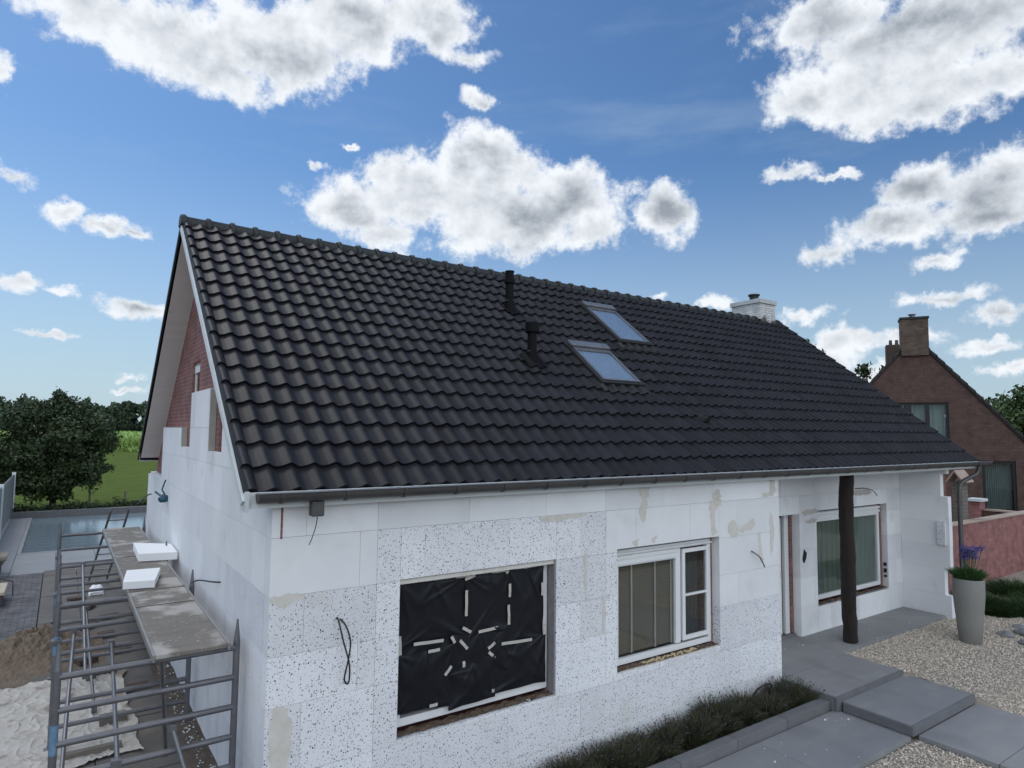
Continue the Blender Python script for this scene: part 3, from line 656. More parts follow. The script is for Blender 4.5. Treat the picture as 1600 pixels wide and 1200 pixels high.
mb = MB(); mb.box(7.0, 13.5, .021, 1.2, 2.901, 2.93); mb.build('porch_ceiling', m_barge, house)
mb = MB(); mb.box(XL, XR, 2*YR+.128, 2*YR+.150, 2.885, 3.02); mb.box(XL, XR, 9.1-.3, 2*YR+.127, 2.885, 2.9); mb.box(.2, 13.4, .35, 9.1, 2.83, 2.86) ; mb.build('fascia', m_barge, house)
# --- gutter
mb = MB(); GR = .068; gy, gzc = -.225, 3.012
def gut(x): return [(x, gy+GR*math.cos(math.pi+math.pi*k/12), gzc+GR*math.sin(math.pi+math.pi*k/12)*1.15) for k in range(13)]
def gut_in(x): return [(x, gy+(GR-.006)*math.cos(math.pi+math.pi*k/12), gzc+(GR-.006)*math.sin(math.pi+math.pi*k/12)*1.15+.001) for k in range(13)]
vs = gut(XL+.05)+gut(XR+.30); mb.add(vs, [(k, k+1, k+14, k+13) for k in range(12)])
vs = gut_in(XL+.05)+gut_in(XR+.30); mb.add(vs, [(k, k+1, k+14, k+13) for k in range(12)])
for x in (XL+.05, XR+.30): mb.add(gut(x), [tuple(range(13))])
gutter = mb.build('gutter', m_zinc, house, smooth=True, recalc=False)
mb = MB(); mb.tube([(XL+.04, gy-GR, gzc+.006), (XR+.31, gy-GR, gzc+.006)], .0085, 8); mb.build('rim', m_lip, gutter, smooth=True)
x = .01
while x < XR+.2:
    mb = MB(); pts = [(x, gy+(GR+.004)*math.cos(math.pi+math.pi*k/10), gzc+(GR+.004)*1.15*math.sin(math.pi+math.pi*k/10)) for k in range(11)]
    vs = [(p[0]-.014, p[1], p[2]) for p in pts]+[(p[0]+.014, p[1], p[2]) for p in pts]; mb.add(vs, [(k, k+1, k+12, k+11) for k in range(10)])
    q = MB(); vs2 = [(a, gy+(b_-gy)*1.05, gzc+(c-gzc)*1.05) for a, b_, c in vs]; mb.add(vs2, [(k, k+1, k+12, k+11) for k in range(10)]); mb.add(vs+vs2, [(0, 11, 33, 22)]+[(k, k+22, k+23, k+1) for k in range(10)]+[(k+11, k+12, k+34, k+33) for k in range(10)])
    mb.build('bracket', m_zinc, gutter); x += .553
mb = MB(); mb.box(.27, .38, -.225, -.13, 2.80, 2.93); mb.build('gutter_outlet', m_zinc, house, bevel=.01)
mb = MB(); mb.tube([(14.02, -.21, 2.95), (14.02, -.20, 2.84), (13.96, -.17, 2.76), (13.54, -.08, 2.62), (13.43, -.07, 2.55), (13.40, -.07, 2.42), (13.40, -.07, -.05)], .042, 12)
for z in (.6, 2.2): mb.tube([(13.40, -.07, z), (13.40, -.07, z+.03)], .05, 12)
mb.build('downpipe', m_zinc, house, smooth=True)
# --- chimney
mb = MB(); mb.box(13.16, 13.84, 4.24, 5.08, 5.9, 6.92); ch = mb.build('chimney', m_brickw, house)
mb = MB(); mb.box(13.125, 13.875, 4.205, 5.115, 6.925, 7.04); mb.build('cap', mat('chimney_cap', (.52, .54, .55), .8, nscale=6, bump=.3), ch, bevel=.01)
mb = MB(); mb.tube([(13.48, 4.62, 7.03), (13.48, 4.62, 7.2), (13.48, 4.62, 7.2), (13.48, 4.62, 7.235)], [.115, .115, .15, .15], 20); mb.build('cowl', m_anth, ch, smooth=True)
mb = MB(); 
for i in range(10): 
    xx = 13.08+.08*i; mb.obox((xx, 4.19, 6.40), (.045, 0, 0), (0, .035, .028), (0, -.004, .006))
for i in range(8):
    yy = 4.2+.1*i; mb.box(13.13, 13.16, yy, yy+.11, 6.38+.05*math.sin(i), 6.50+.02*i)
mb.build('flashing', m_under, ch)
# --- roof windows
def rooflight(x0, x1, t0, t1, lab):
    def bx(mb, a, b_, c, dd, h0, h1):
        q = [rp(a, c, h0), rp(b_, c, h0), rp(b_, dd, h0), rp(a, dd, h0), rp(a, c, h1), rp(b_, c, h1), rp(b_, dd, h1), rp(a, dd, h1)]
        mb.add(q, [(0,3,2,1),(4,5,6,7),(0,1,5,4),(1,2,6,5),(2,3,7,6),(3,0,4,7)])
    mb = MB(); k = .055
    bx(mb, x0-k, x0, t0-k, t1+k, 0, .10); bx(mb, x1, x1+k, t0-k, t1+k, 0, .10); bx(mb, x0, x1, t0-k, t0, 0, .10); bx(mb, x0, x1, t1, t1+k, 0, .10)
    fr = mb.build('roof_window', m_anth, house, label=lab, bevel=.006)
    mb = MB(); bx(mb, x0-.02, x1+.02, t1-.05, t1+k+.05, .10, .155); mb.build('hood', m_steel, fr, bevel=.012)
    mb = MB(); s = .042
    bx(mb, x0+.005, x0+s, t0+.005, t1-.055, .06, .115); bx(mb, x1-s, x1-.005, t0+.005, t1-.055, .06, .115); bx(mb, x0+s, x1-s, t0+.005, t0+s, .06, .115); bx(mb, x0+s, x1-s, t1-.12, t1-.055, .06, .115)
    mb.build('sash', m_steel, fr, bevel=.004)
    mb = MB(); bx(mb, x0+s, x1-s, t0+s, t1-.12, .094, .099); mb.build('pane', m_sky_g, fr)
    mb = MB(); bx(mb, x0+s, x1-s, t0+s, t1-.12, .080, .084); mb.build('blind', m_skyb, fr)
    mb = MB()                                   # pleated lead apron over the tiles below
    n_ = 40
    def ap(u, v): xx = x0-.1+(x1-x0+.2)*u; return rp(xx, t0-.055-.17*v, prof(((xx-XT)/TW) % 1)+.045+.006*math.sin(u*140)-.01*v)
    mb.grid(ap, 60, 3); mb.build('apron', m_anth, fr, smooth=True)
rooflight(6.56, 7.30, 3.43, 4.66, 'tall roof window nearer the ridge')
rooflight(5.13, 5.92, 2.03, 3.00, 'shorter roof window lower on the slope')
# --- roof vents
def vent(x, t, h, cap, nm):
    p = rp(x, t, .02); mb = MB()
    mb.tube([(p.x, p.y, p.z-.1), (p.x, p.y, p.z+.13), (p.x, p.y, p.z+.15), (p.x, p.y, p.z+h)], [.092, .088, .070, .070], 18)
    if cap == 0:
        mb.tube([(p.x, p.y, p.z+h-.22), (p.x, p.y, p.z+h-.2), (p.x, p.y, p.z+h-.14), (p.x, p.y, p.z+h-.13)], [.072, .092, .092, .06], 18); mb.tube([(p.x, p.y, p.z+h-.01), (p.x, p.y, p.z+h+.01)], .078, 18)
    v = mb.build('roof_vent', m_black, house, smooth=True)
    if cap: mb = MB(); mb.tube([(p.x, p.y, p.z+h-.15), (p.x, p.y, p.z+h-.14), (p.x, p.y, p.z+h), (p.x, p.y, p.z+h+.01)], [.08, .105, .105, .09], 18); mb.build('cowl', m_black, v, smooth=True)
    mb = MB(); mb.grid(lambda u, vv: rp(x-.17+.34*u, t-.22+.36*vv, prof(((x-.17+.34*u-XT)/TW) % 1)+.04+.02*math.exp(-((u-.5)**2+(vv-.6)**2)*18)), 24, 12); mb.build('flange', m_black, v, smooth=True)
vent(4.62, 4.22, .64, 0, ''); vent(4.14, 2.56, .56, 1, '')
p = rp(6.63, 1.22, .03); mb = MB(); mb.grid(lambda u, v: rp(6.55+.17*u, 1.12+.2*v, .035+.075*math.sin(math.pi*u)*(1-v)**.5), 12, 8); mb.add([rp(6.55+.17*k/12, 1.12, .035+.07*math.sin(math.pi*k/12)) for k in range(13)], [tuple(range(13))]); mb.build('vent_tile', m_under, house, smooth=True)

# --- windows
def wframe(name, x0, x1, z0, z1, y, fw=.06, d=.07, m=m_white, bars=(), parent=None, lab=None):
    mb = MB(); mb.box(x0, x1, y, y+d, z0, z0+fw); mb.box(x0, x1, y, y+d, z1-fw, z1); mb.box(x0, x0+fw, y, y+d, z0+fw, z1-fw); mb.box(x1-fw, x1, y, y+d, z0+fw, z1-fw)
    for (a, b_, c, dd) in bars: mb.box(a, b_, y, y+d, c, dd)
    return mb.build(name, m, parent, bevel=.004, label=lab)
def rough_edge(x0, x1, z, y0, y1, m, seed, hh=.045, parent=None, name='raw_sill'):
    mb = MB(); mb.grid(lambda u, v: (x0+(x1-x0)*u, y0+(y1-y0)*v, z+hh*noise.noise((u*22+seed, v*3, 1))*.6+.012*noise.noise((u*90, v*9+seed, 2))), 120, 6)
    return mb.build(name, m, parent, smooth=True)
def reveal_bits(win, W, x_brick_r=True, y0=.05, y1=.16):
    x0, x1, z0, z1 = W
    mb = MB(); mb.box(x1-.055, x1-.002, y1-.035, y1+.03, z0+.02, z1-.004); mb.build('brick_reveal', m_brick, win)
# window 1 behind black plastic
win1 = wframe('window', 1.22, 3.075, .70, 2.06, .12, .075, .085, parent=house, lab='big window covered with black plastic sheeting')
mb = MB(); mb.box(1.30, 2.97, .15, .155, .80, 1.98); mb.build('pane', m_glass, win1)
mb = MB(); mb.box(1.25, 3.02, .24, .26, .7, 2.08); mb.build('inner_dark', m_dark, win1)
rough_edge(1.21, 3.09, .655, .03, .15, m_raw, 3, parent=win1); 
mb = MB(); mb.box(1.211, 3.109, .003, .16, .58, .634); mb.build('sill_edge', m_glue, win1)
mb = MB(); mb.box(3.09, 3.108, .01, .2, .66, 2.11); mb.build('reveal_lining', mat('reveal_grey', (.27, .27, .28), .9, col2=(.2, .2, .2), nscale=12, bump=.4), win1)
mb = MB(); mb.box(1.215, 3.105, .02, .115, 2.07, 2.112); mb.build('head_strip', m_glue, win1)
# window 2: shutter box + fixed pane with blind, casement right
win2 = wframe('window', 4.10, 5.90, .725, 2.10, .11, .07, .06, bars=((5.20, 5.29, .81, 2.03), (4.17, 5.20, 1.90, 2.03)), parent=house, lab='white window with brown venetian blind and narrow casement')
mb = MB(); mb.box(4.10, 5.20, .095, .11, 1.985, 2.03); mb.box(4.10, 5.20, .09, .11, 1.92, 1.965); mb.box(4.10, 5.9, .08, .11, 2.045, 2.07); mb.build('shutter_box', m_white, win2, bevel=.004)
mb = MB(); mb.box(5.315, 5.37, .095, .135, .83, 2.01); mb.box(5.80, 5.85, .095, .135, .83, 2.01); mb.box(5.37, 5.80, .095, .135, .83, .885); mb.box(5.37, 5.80, .095, .135, 1.96, 2.01); mb.box(5.37, 5.80, .09, .135, 1.395, 1.42); mb.build('casement', m_white, win2, bevel=.004)
mb = MB(); mb.box(4.17, 5.20, .145, .150, .81, 1.90); mb.build('pane', m_glass, win2)
mb = MB(); mb.box(5.37, 5.80, .12, .125, .885, 1.96); mb.build('pane', m_glass, win2)
mb = MB()
for k in range(40):
    z = .83+k*.0275; mb.add([(4.15, .166, z), (5.22, .166, z), (5.22, .184, z+.0195), (4.15, .184, z+.0195)], [(0, 1, 2, 3)])
bl = mb.build('venetian_blind', m_blind, win2, recalc=False)
mb = MB()
for xx in (4.44, 4.86, 5.16): mb.box(xx-.014, xx+.014, .158, .162, .82, 1.90)
mb.build('tape', m_tape_l, bl)
mb = MB(); mb.grid(lambda u, v: (5.32+.5*u, .25+.01*math.sin(u*40), .84+1.15*v), 60, 1); mb.build('net_curtain', mat('net', (.05, .055, .06), .9), win2)
mb = MB(); mb.box(4.0, 6.0, .6, .62, .4, 2.4); mb.build('inner_dark', m_dark, win2)
reveal_bits(win2, W2); rough_edge(4.04, 5.95, .70, .03, .125, m_raw, 13, parent=win2)
mb = MB(); mb.box(4.041, 5.949, .006, .16, .635, .688); mb.build('sill_edge', m_glue, win2)
rough_edge(4.5, 5.5, .712, .02, .07, m_foam, 23, .06, parent=win2, name='foam_bead')
# window 3 in the porch
win3 = wframe('window', 9.95, 12.32, .52, 2.11, .99, .075, .07, bars=((10.02, 12.25, 1.93, 2.04),), parent=house, lab='wide porch window with grey green curtains')
mb = MB(); mb.box(9.95, 12.32, .965, .99, 1.98, 2.03); mb.box(9.95, 12.32, .955, .99, 2.06, 2.10); mb.build('shutter_box', m_white, win3, bevel=.004)
mb = MB(); mb.box(10.03, 12.24, 1.02, 1.025, .60, 1.93); mb.build('pane', glass_mat('porch_glass', (.85, .9, .88), 1.2), win3)
mb = MB(); mb.grid(lambda u, v: (10.0+2.3*u, 1.085+.028*math.sin(u*95+1.5*math.sin(u*13))+.01*math.sin(v*3), .55+1.45*v), 260, 3); mb.build('curtain', m_curt, win3, smooth=True)
mb = MB(); mb.box(9.9, 12.4, 1.4, 1.42, .3, 2.4); mb.build('inner_dark', m_dark, win3)
mb = MB(); mb.box(12.36, 12.42, 1.0, 1.06, .46, 2.13); mb.build('brick_reveal', m_brick, win3)
rough_edge(9.89, 12.44, .475, .905, 1.0, m_raw, 31, parent=win3)
for z0_, z1_ in ((.66, .70), (.75, .83), (.88, .95)): mb = MB(); mb.box(12.44, 12.458, .93, .98, z0_, z1_); mb.build('foam_patch', m_anth, win3)
# door
mb = MB(); mb.box(7.95, 9.10, 1.14, 1.19, .04, 2.10); dr = mb.build('front_door', m_white, house, bevel=.004)
mb = MB(); mb.box(9.15, 9.27, 1.08, 1.139, .03, 2.11); mb.box(9.02, 9.09, 1.11, 1.139, .03, 2.05); mb.box(7.95, 9.02, 1.11, 1.139, 2.0, 2.08); mb.build('frame', m_white, dr, bevel=.004)
mb = MB(); mb.tube([(8.99, 1.08, 1.02), (8.99, 1.08, 1.14)], .012, 8); mb.build('handle', m_anth, dr, smooth=True)
mb = MB(); mb.box(7.9, 9.33, 1.0, 1.07, -.02, .035); mb.build('threshold', m_kerb, dr)
# gable windows
for (y0, y1, z0, z1) in (GA, GBw):
    mb = MB(); q = .022
    mb.box(.12, .18, y0, y1, z0, z0+q); mb.box(.12, .18, y0, y1, z1-q, z1); mb.box(.12, .18, y0, y0+q, z0+q, z1-q); mb.box(.12, .18, y1-q, y1, z0+q, z1-q); mb.box(.11, .18, y0, y1, z1-.15, z1-.04)
    wg = mb.build('gable_window', m_white, house, bevel=.004)
    mb = MB(); mb.box(.135, .14, y0+q, y1-q, z0+q, z1-.17); mb.build('pane', m_glass, wg)
    mb = MB(); mb.box(.145, .15, y0+q, y1-q, z0+q, z1-q); mb.build('inner_dark', m_anth, wg)
m_gb = mat('grey_board', (.42, .42, .38), .9, col2=(.33, .33, .30), nscale=8)
for a_ in ((.004, .079, 3.085, 3.098, 3.262, 4.04), (.004, .079, 5.335, 5.348, 3.262, 3.545)): mb = MB(); mb.box(*a_); mb.build('reveal_board', m_gb, house)
# adhesive smears, proud of the boards by a hair
def smear(pts, y=-.0035, seed=0):
    n_ = len(pts); P = [Vector((a, 0, b_)) for a, b_ in pts]; c = sum(P, Vector())/n_; out = []
    for i in range(n_):
        p0, p1, p2, p3 = P[i-1], P[i], P[(i+1) % n_], P[(i+2) % n_]
        for k in range(12):
            t = k/12; p = .5*((2*p1)+(-p0+p2)*t+(2*p0-5*p1+4*p2-p3)*t*t+(-p0+3*p1-3*p2+p3)*t**3)
            p = p+Vector((noise.noise((p.x*16+seed, p.z*16, seed))*.035+noise.noise((p.x*50+seed, p.z*50, seed))*.014, 0, noise.noise((p.x*16, p.z*16+9, seed))*.03+noise.noise((p.x*50, p.z*50+7, seed))*.014)); out.append((p.x, y, p.z))
    b = MB(); b.add(out, [tuple(range(len(out)))]); b.build('adhesive_smear', smat, house, recalc=False)
smat = m_glue; sm = MB()
smear([(4.42, 2.88), (4.60, 2.88), (4.57, 2.72), (4.55, 2.60), (4.49, 2.46), (4.40, 2.56), (4.46, 2.68)], seed=1)
smear([(5.78, 2.62), (6.02, 2.64), (6.0, 2.56), (5.9, 2.52), (5.87, 2.3), (5.93, 2.2), (5.86, 2.17), (5.80, 2.18), (5.77, 2.45)], seed=2)
smear([(5.85, 2.74), (5.94, 2.79), (6.0, 2.66), (5.84, 2.66)], seed=5)
smear([(6.14, 2.29), (6.32, 2.33), (6.36, 2.15), (6.28, 2.10), (6.18, 2.14)], seed=3)
smear([(6.42, 2.22), (6.60, 2.28), (6.72, 2.34), (6.75, 2.22), (6.60, 2.16), (6.44, 2.15)], seed=4)
smear([(6.82, 2.12), (6.87, 2.10), (6.90, 1.9), (6.93, 1.72), (6.87, 1.72), (6.83, 1.95)], seed=6)
smear([(7.12, 2.33), (7.2, 2.3), (7.2, 1.95), (7.13, 1.8)], seed=7)
smear([(7.14, 2.86), (7.24, 2.86), (7.24, 2.66), (6.95, 2.62), (6.97, 2.67), (7.14, 2.7)], seed=8)
smear([(3.52, 2.1), (3.57, 2.1), (3.56, 1.72), (3.53, 1.64)], seed=9); smear([(3.80, 1.6), (3.84, 1.6), (3.84, 1.25), (3.81, 1.2)], seed=10)
smear([(.06, 1.16), (.20, 1.14), (.22, .9), (.16, .5), (.09, .2), (.05, .6)], seed=11)
smear([(.02, 2.11), (.30, 2.12), (.22, 2.05), (.08, 2.02)], seed=13); smear([(4.62, 2.22), (4.75, 2.25), (4.68, 2.17)], seed=14); smear([(4.30, 2.20), (4.42, 2.24), (4.36, 2.16)], seed=15)
smear([(2.9, 2.60), (3.5, 2.60), (3.45, 2.56), (2.95, 2.55)], seed=16)
smat = mat('faint_adhesive', (.56, .54, .50), .9, nscale=9)
def smear2(pts, seed): 
    smear(pts, .896, seed)
smear2([(9.42, 2.17), (9.86, 2.19), (9.86, 2.11), (9.5, 2.10)], 21); smear2([(9.55, 2.0), (9.86, 2.02), (9.86, 1.96), (9.56, 1.95)], 23); smear2([(11.1, 2.46), (11.8, 2.44), (11.75, 2.36), (11.15, 2.38)], 22)
# lamp hole in porch wall
mb = MB(); mb.prism([(9.47+.06*math.cos(a)*(1+.3*math.sin(2*a)), 1.38+.11*math.sin(a)*(1+.2*math.cos(3*a))) for a in [2*math.pi*k/18 for k in range(18)]], 'y', .893, .897); mb.build('wall_hole', m_dark, house)
mb = MB(); mb.box(12.99, 13.048, .05, .20, 1.38, 1.84); mb.build('insulation_offcut', m_spkg, house, bevel=.004)
# dark red reveal in front wall top left
mb = MB(); mb.box(.075, .092, -.004, 0, 2.60, 2.885); mb.build('brick_gap', m_brick, house)

# ------------------------------------------------------------ things on and at the house
# black plastic sheet with tape
sheet = thing('plastic_sheet', 'crinkled black plastic sheet taped over the big front window', 'plastic sheet', (2.1, .1, 1.4))
def panel(x0, x1, zt0, zt1, zb0, zb1, y, seed):
    rd = random.Random(seed); W_, H_ = x1-x0, (zt0-zb0); folds = []
    for (cx, cz, base) in ((0, 1, -45), (1, 1, -135), (0, 0, 45), (1, 0, 135), (.5, 1, -90)):
        for _ in range(3): folds.append((cx, cz, R(base+rd.uniform(-38, 38)), rd.uniform(.3, .9), rd.uniform(.004, .011), rd.uniform(.035, .10)))
    def f(u, v):
        zt = zt0+(zt1-zt0)*u; zb = zb0+(zb1-zb0)*u+.006*math.sin(u*11+seed)+.012*noise.noise((u*3, seed, 1))
        x = x0+W_*u+.005*noise.noise((v*5, seed, 3)); z = zb+(zt-zb)*v-.012*math.sin(math.pi*u)*(v > .5)*(2*v-1); h = 0
        for (cx, cz, a, ln, amp, wd) in folds:
            dx, dz = (u-cx)*W_, (v-cz)*H_; al = dx*math.cos(a)+dz*math.sin(a); ac = -dx*math.sin(a)+dz*math.cos(a)
            L_ = ln*max(W_, H_)
            if 0 < al < L_: h += amp*math.sin(math.pi*(al/L_)**.6)*math.exp(-(ac/(wd*(.3+al/L_)))**2*2)
        h += .010*math.sin(math.pi*u)*math.sin(math.pi*v)+.010*noise.noise((x*2.2, z*2.2, seed))+.0016*noise.noise((x*14, z*9, seed+3))
        return (x, y-h, z)
    mb = MB(); mb.grid(f, 90, 80); mb.build('sheet_panel', m_plast, sheet, smooth=True, recalc=False)
panel(1.27, 2.00, 2.06, 2.05, 1.25, 1.27, .105, 21)
panel(1.90, 2.62, 2.05, 2.05, 1.02, 1.05, .108, 22)
panel(1.25, 1.995, 2.055, 2.05, 1.43, 1.47, .094, 1); panel(1.985, 2.54, 2.06, 2.06, 1.37, 1.44, .090, 2); panel(2.53, 3.0, 2.055, 2.05, 1.26, 1.27, .092, 3)
panel(1.245, 1.86, 1.38, 1.40, .84, .80, .088, 4); panel(1.84, 2.52, 1.48, 1.50, 1.06, 1.0, .084, 7); panel(1.80, 2.36, 1.10, 1.24, .755, .77, .080, 5); panel(2.30, 3.03, 1.26, 1.31, .80, .785, .086, 6)
def tape(x, z, l, a, wd=.0155):
    c, s = math.cos(R(a)), math.sin(R(a)); n_ = 8
    mb = MB(); mb.grid(lambda u, v: (x+(u-.5)*l*c-(v-.5)*2*wd*s, .066+.002*math.sin(u*9), z+(u-.5)*l*s+(v-.5)*2*wd*c), n_, 1)
    mb.grid(lambda u, v: (x+(u-.5)*l*c-(v-.5)*2*wd*s, .068+.002*math.sin(u*9), z+(u-.5)*l*s+(v-.5)*2*wd*c), n_, 1)
    mb.build('tape_strip', m_masktape, sheet)
for a in ((1.99,1.78,.26,-90),(2.53,1.84,.14,-90),(2.52,1.585,.21,-88),(1.565,1.46,.33,-3),(1.625,1.37,.13,0),(1.84,1.44,.081,-60),(2.0,1.51,.117,-31),(1.965,1.37,.135,-48),(2.26,1.47,.24,2),(2.305,1.30,.098,30),(2.31,1.205,.106,-41),(2.63,1.285,.401,-3),(1.79,1.145,.106,46),(1.97,1.175,.06,-88),(1.63,.845,.09,0),(2.33,.84,.04,-90),(2.03,2.035,.124,14),(2.495,2.04,.042,45),(2.97,1.8,.14,-90),(3.0,1.355,.11,-90),(1.945,2.06,.17,0),(1.255,1.48,.18,-87),(2.39,2.06,.18,0)):
    tape(*a)
# cables
def cable(pts, r, lab, m=m_cable, cat='cable', n=8):
    ps = [Vector(p) for p in pts]; out = []
    for i in range(len(ps)-1):
        p0, p1, p2, p3 = ps[max(i-1, 0)], ps[i], ps[i+1], ps[min(i+2, len(ps)-1)]
        for k in range(6):
            t = k/6; out.append(.5*((2*p1)+(-p0+p2)*t+(2*p0-5*p1+4*p2-p3)*t*t+(-p0+3*p1-3*p2+p3)*t**3))
    out.append(ps[-1]); b = MB(); b.tube(out, r, n); return tag(b.build('cable', m, smooth=True), lab, cat)
cable([(.60, .02, 1.86), (.60, -.04, 1.84), (.64, -.07, 1.66), (.70, -.07, 1.45), (.70, -.06, 1.29), (.66, -.06, 1.33), (.685, -.08, 1.5), (.70, -.08, 1.66), (.66, -.05, 1.80), (.62, .02, 1.85)], .0075, 'black cable hanging in a loop from the speckled front wall')
cable([(.33, -.19, 2.80), (.32, -.19, 2.72), (.29, -.19, 2.62), (.265, -.19, 2.56)], .004, 'thin wire dangling under the gutter outlet')
cable([(6.67, .02, 1.88), (6.67, -.03, 1.86), (6.78, -.06, 1.78), (6.86, -.08, 1.64)], .008, 'short black cable sticking out of the white front wall')
cable([(11.2, .87, 2.50), (11.5, .84, 2.50), (11.75, .80, 2.44), (11.85, .78, 2.34)], .008, 'grey cable sticking out of the porch wall above the window')
cable([(.02, 1.98, 1.86), (-.06, 2.1, 1.85), (-.13, 2.5, 1.80), (-.16, 2.8, 1.72)], .009, 'pair of black cables poking out of the gable wall above the deck')
cable([(.02, 8.9, 2.24), (-.10, 8.7, 2.22), (-.3, 8.3, 2.1)], .012, 'black cable end sticking out at the far end of the gable wall')
cable([(6.55, -.05, -.12), (6.6, -.12, .02), (6.8, -.16, .06), (6.95, -.12, -.08)], .012, 'black hose arching out of the planted bed by the wall')
b = MB(); b.tube([(.0, 6.55, 2.36), (-.06, 6.53, 2.37), (-.12, 6.5, 2.34)], [.05, .075, .045], 10)
b.tube([(-.05, 6.5, 2.44), (-.10, 6.45, 2.52), (-.06, 6.38, 2.68)], .012, 8); b.tube([(-.09, 6.6, 2.40), (-.16, 6.75, 2.46)], .018, 8)
tag(b.build('cable_bundle', m_bluep, smooth=True), 'blue taped bundle of wires on the white gable wall', 'wires')
# log post
pts = []; rad = []
for k in (0, .03, *range(1, 14), 13.97, 14):
    z = 2.9*k/14; pts.append((9.76+.035*math.sin(k*.55+1)-.012*k/14, .27+.02*math.sin(k*.7), z)); rad.append(.122-.004*math.sin(k*.9)-.006*(k/14))
b = MB(); b.tube(pts, rad, 16); lo = b.build('log_post', m_dkwood, smooth=True); tag(lo, 'dark crooked wooden log post holding up the porch roof', 'post')
tx = bpy.data.textures.new('bark_lumps', 'CLOUDS'); tx.noise_scale = .18
sb = lo.modifiers.new('sub', 'SUBSURF'); sb.levels = 2; sb.render_levels = 2; dm = lo.modifiers.new('disp', 'DISPLACE'); dm.texture = tx; dm.strength = .035; dm.texture_coords = 'LOCAL'

# ------------------------------------------------------------ scaffold
sc = thing('scaffold', 'grey tubular scaffold with boarded decks along the gable wall', 'scaffold', (-.78, 4.6, 0))
FY = [.66, 3.16, 5.60, 8.85]; XA, XB = -1.45, -.10
def spig(mb, x, y, z):
    mb.tube([(x, y, z), (x, y, z+.02), (x, y, z+.20)], [.03, .026, .008], 10)
def sframe(y, top, zr, nm):
    mb = MB()
    mb.tube([(XA, y, .03), (XA, y, top)], .0295, 12); mb.tube([(XB, y, .03), (XB, y, top)], .0295, 12)
    for z in zr: mb.tube([(XA, y, z), (XB, y, z)], .0265, 12)
    fr = mb.build('end_frame', m_steeld, sc, smooth=True)
    for xx in (XA, XB): mb = MB(); spig(mb, xx, y, top); mb.build('spigot', m_steeld, fr, smooth=True)
    for xx in (XA, XB): mb = MB(); mb.box(xx-.06, xx+.06, y-.06, y+.06, .0, .03); mb.build('base_plate', m_steeld, fr)
    return fr
for i, y in enumerate(FY):
    fr = sframe(y, 1.60, [1.545-.262*k for k in range(6)], i)
    if i in (0, 1, 2):
        mb = MB(); mb.tube([(XA, y, 1.02 if i else .95), (XA, y, 1.22 if i else 1.18)], .0305, 12, caps=False); mb.build('paint_band', m_blue, fr, smooth=True)
    if i:   # couplers clipped on the standards
        mb = MB(); mb.box(XA-.05, XA+.05, y-.05, y+.05, 1.13, 1.19); mb.build('coupler', m_steeld, fr, bevel=.01)
seams = [(.58, 3.12), (3.20, 5.56), (5.64, 8.92)]
for (y0, y1) in seams:
    mb = MB(); mb.box(-.765, -.195, y0, y1, 1.578, 1.612); dk = mb.build('deck', m_deck, sc, bevel=.003)
    mb = MB(); mb.box(-.79, -.767, y0, y1, 1.555, 1.617); mb.box(-.193, -.17, y0, y1, 1.555, 1.617); mb.build('rail', m_deckf, dk, bevel=.003)
mb = MB(); mb.box(-.765, -.195, 2.36, 2.375, 1.6125, 1.615); mb.build('deck_hatch_joint', m_under, sc)
def brace(a, b_, r=.019, m=m_alu):
    mb = MB(); mb.tube([a, b_], r, 10); t = mb.build('brace', m, sc, smooth=True)
    for p in (a, b_): mb = MB(); mb.box(p[0]-.03, p[0]+.03, p[1]-.025, p[1]+.025, p[2]-.035, p[2]+.035); mb.build('clip', m_steeld, t, bevel=.006)
BRACES = [((-.92,3.16,1.06),(-1.0,.66,.76)),((-1.29,3.16,1.24),(-1.40,.70,.22)),((-1.17,5.6,1.56),(-1.16,3.16,.74)),((-1.1,5.6,.93),(-1.02,3.9,.08)),((-.71,.66,1.57),(-.47,1.95,.2)),((-.60,.66,.95),(-.34,.30,.05))]
for a, b_ in BRACES: brace(a, b_)
for (x, z) in ((-1.02, .76),): mb = MB(); mb.box(x-.03, x+.03, FY[0]-.03, FY[0]+.03, z-.03, z+.045); mb.build('clip', m_steeld, sc, bevel=.006)
# foam boards on the deck
b = MB(); b.prism([(-.52, 5.05), (.0-.03, 4.95), (-.02, 5.75), (-.50, 6.15)], 'z', 1.62, 1.73); o = b.build('foam_board', m_foamw, bevel=.004)
tag(o, 'larger white foam block lying across the far scaffold deck', 'foam block')
b = MB(); b.prism([(-.83, 3.30), (-.50, 3.22), (-.36, 3.98), (-.74, 4.02)], 'z', 1.62, 1.71); o = b.build('foam_board', m_foamw, bevel=.004)
tag(o, 'smaller white foam block at the left edge of the middle scaffold deck', 'foam block')
# ladder
lad = thing('ladder', 'aluminium ladder leaning on the far end of the scaffold', 'ladder', (-.7, 11.9, 0))
A0, A1 = Vector((-.86, 11.95, 0)), Vector((-.52, 11.9, 0)); B0, B1 = Vector((-.66, 8.99, 1.93)), Vector((-.36, 8.99, 1.93))
for a, b_ in ((A0, B0), (A1, B1)): mb = MB(); mb.tube([a, b_], .022, 8); mb.build('side_rail', m_alu, lad, smooth=True)
for k in range(1, 9): mb = MB(); mb.tube([A0.lerp(B0, k/9), A1.lerp(B1, k/9)], .014, 8); mb.build('rung', m_alu, lad, smooth=True)
mb = MB(); mb.tube([B0, B0+Vector((.03, -.06, .06)), B1+Vector((-.03, -.06, .06)), B1], .018, 8); mb.build('top_bow', m_alu, lad, smooth=True)

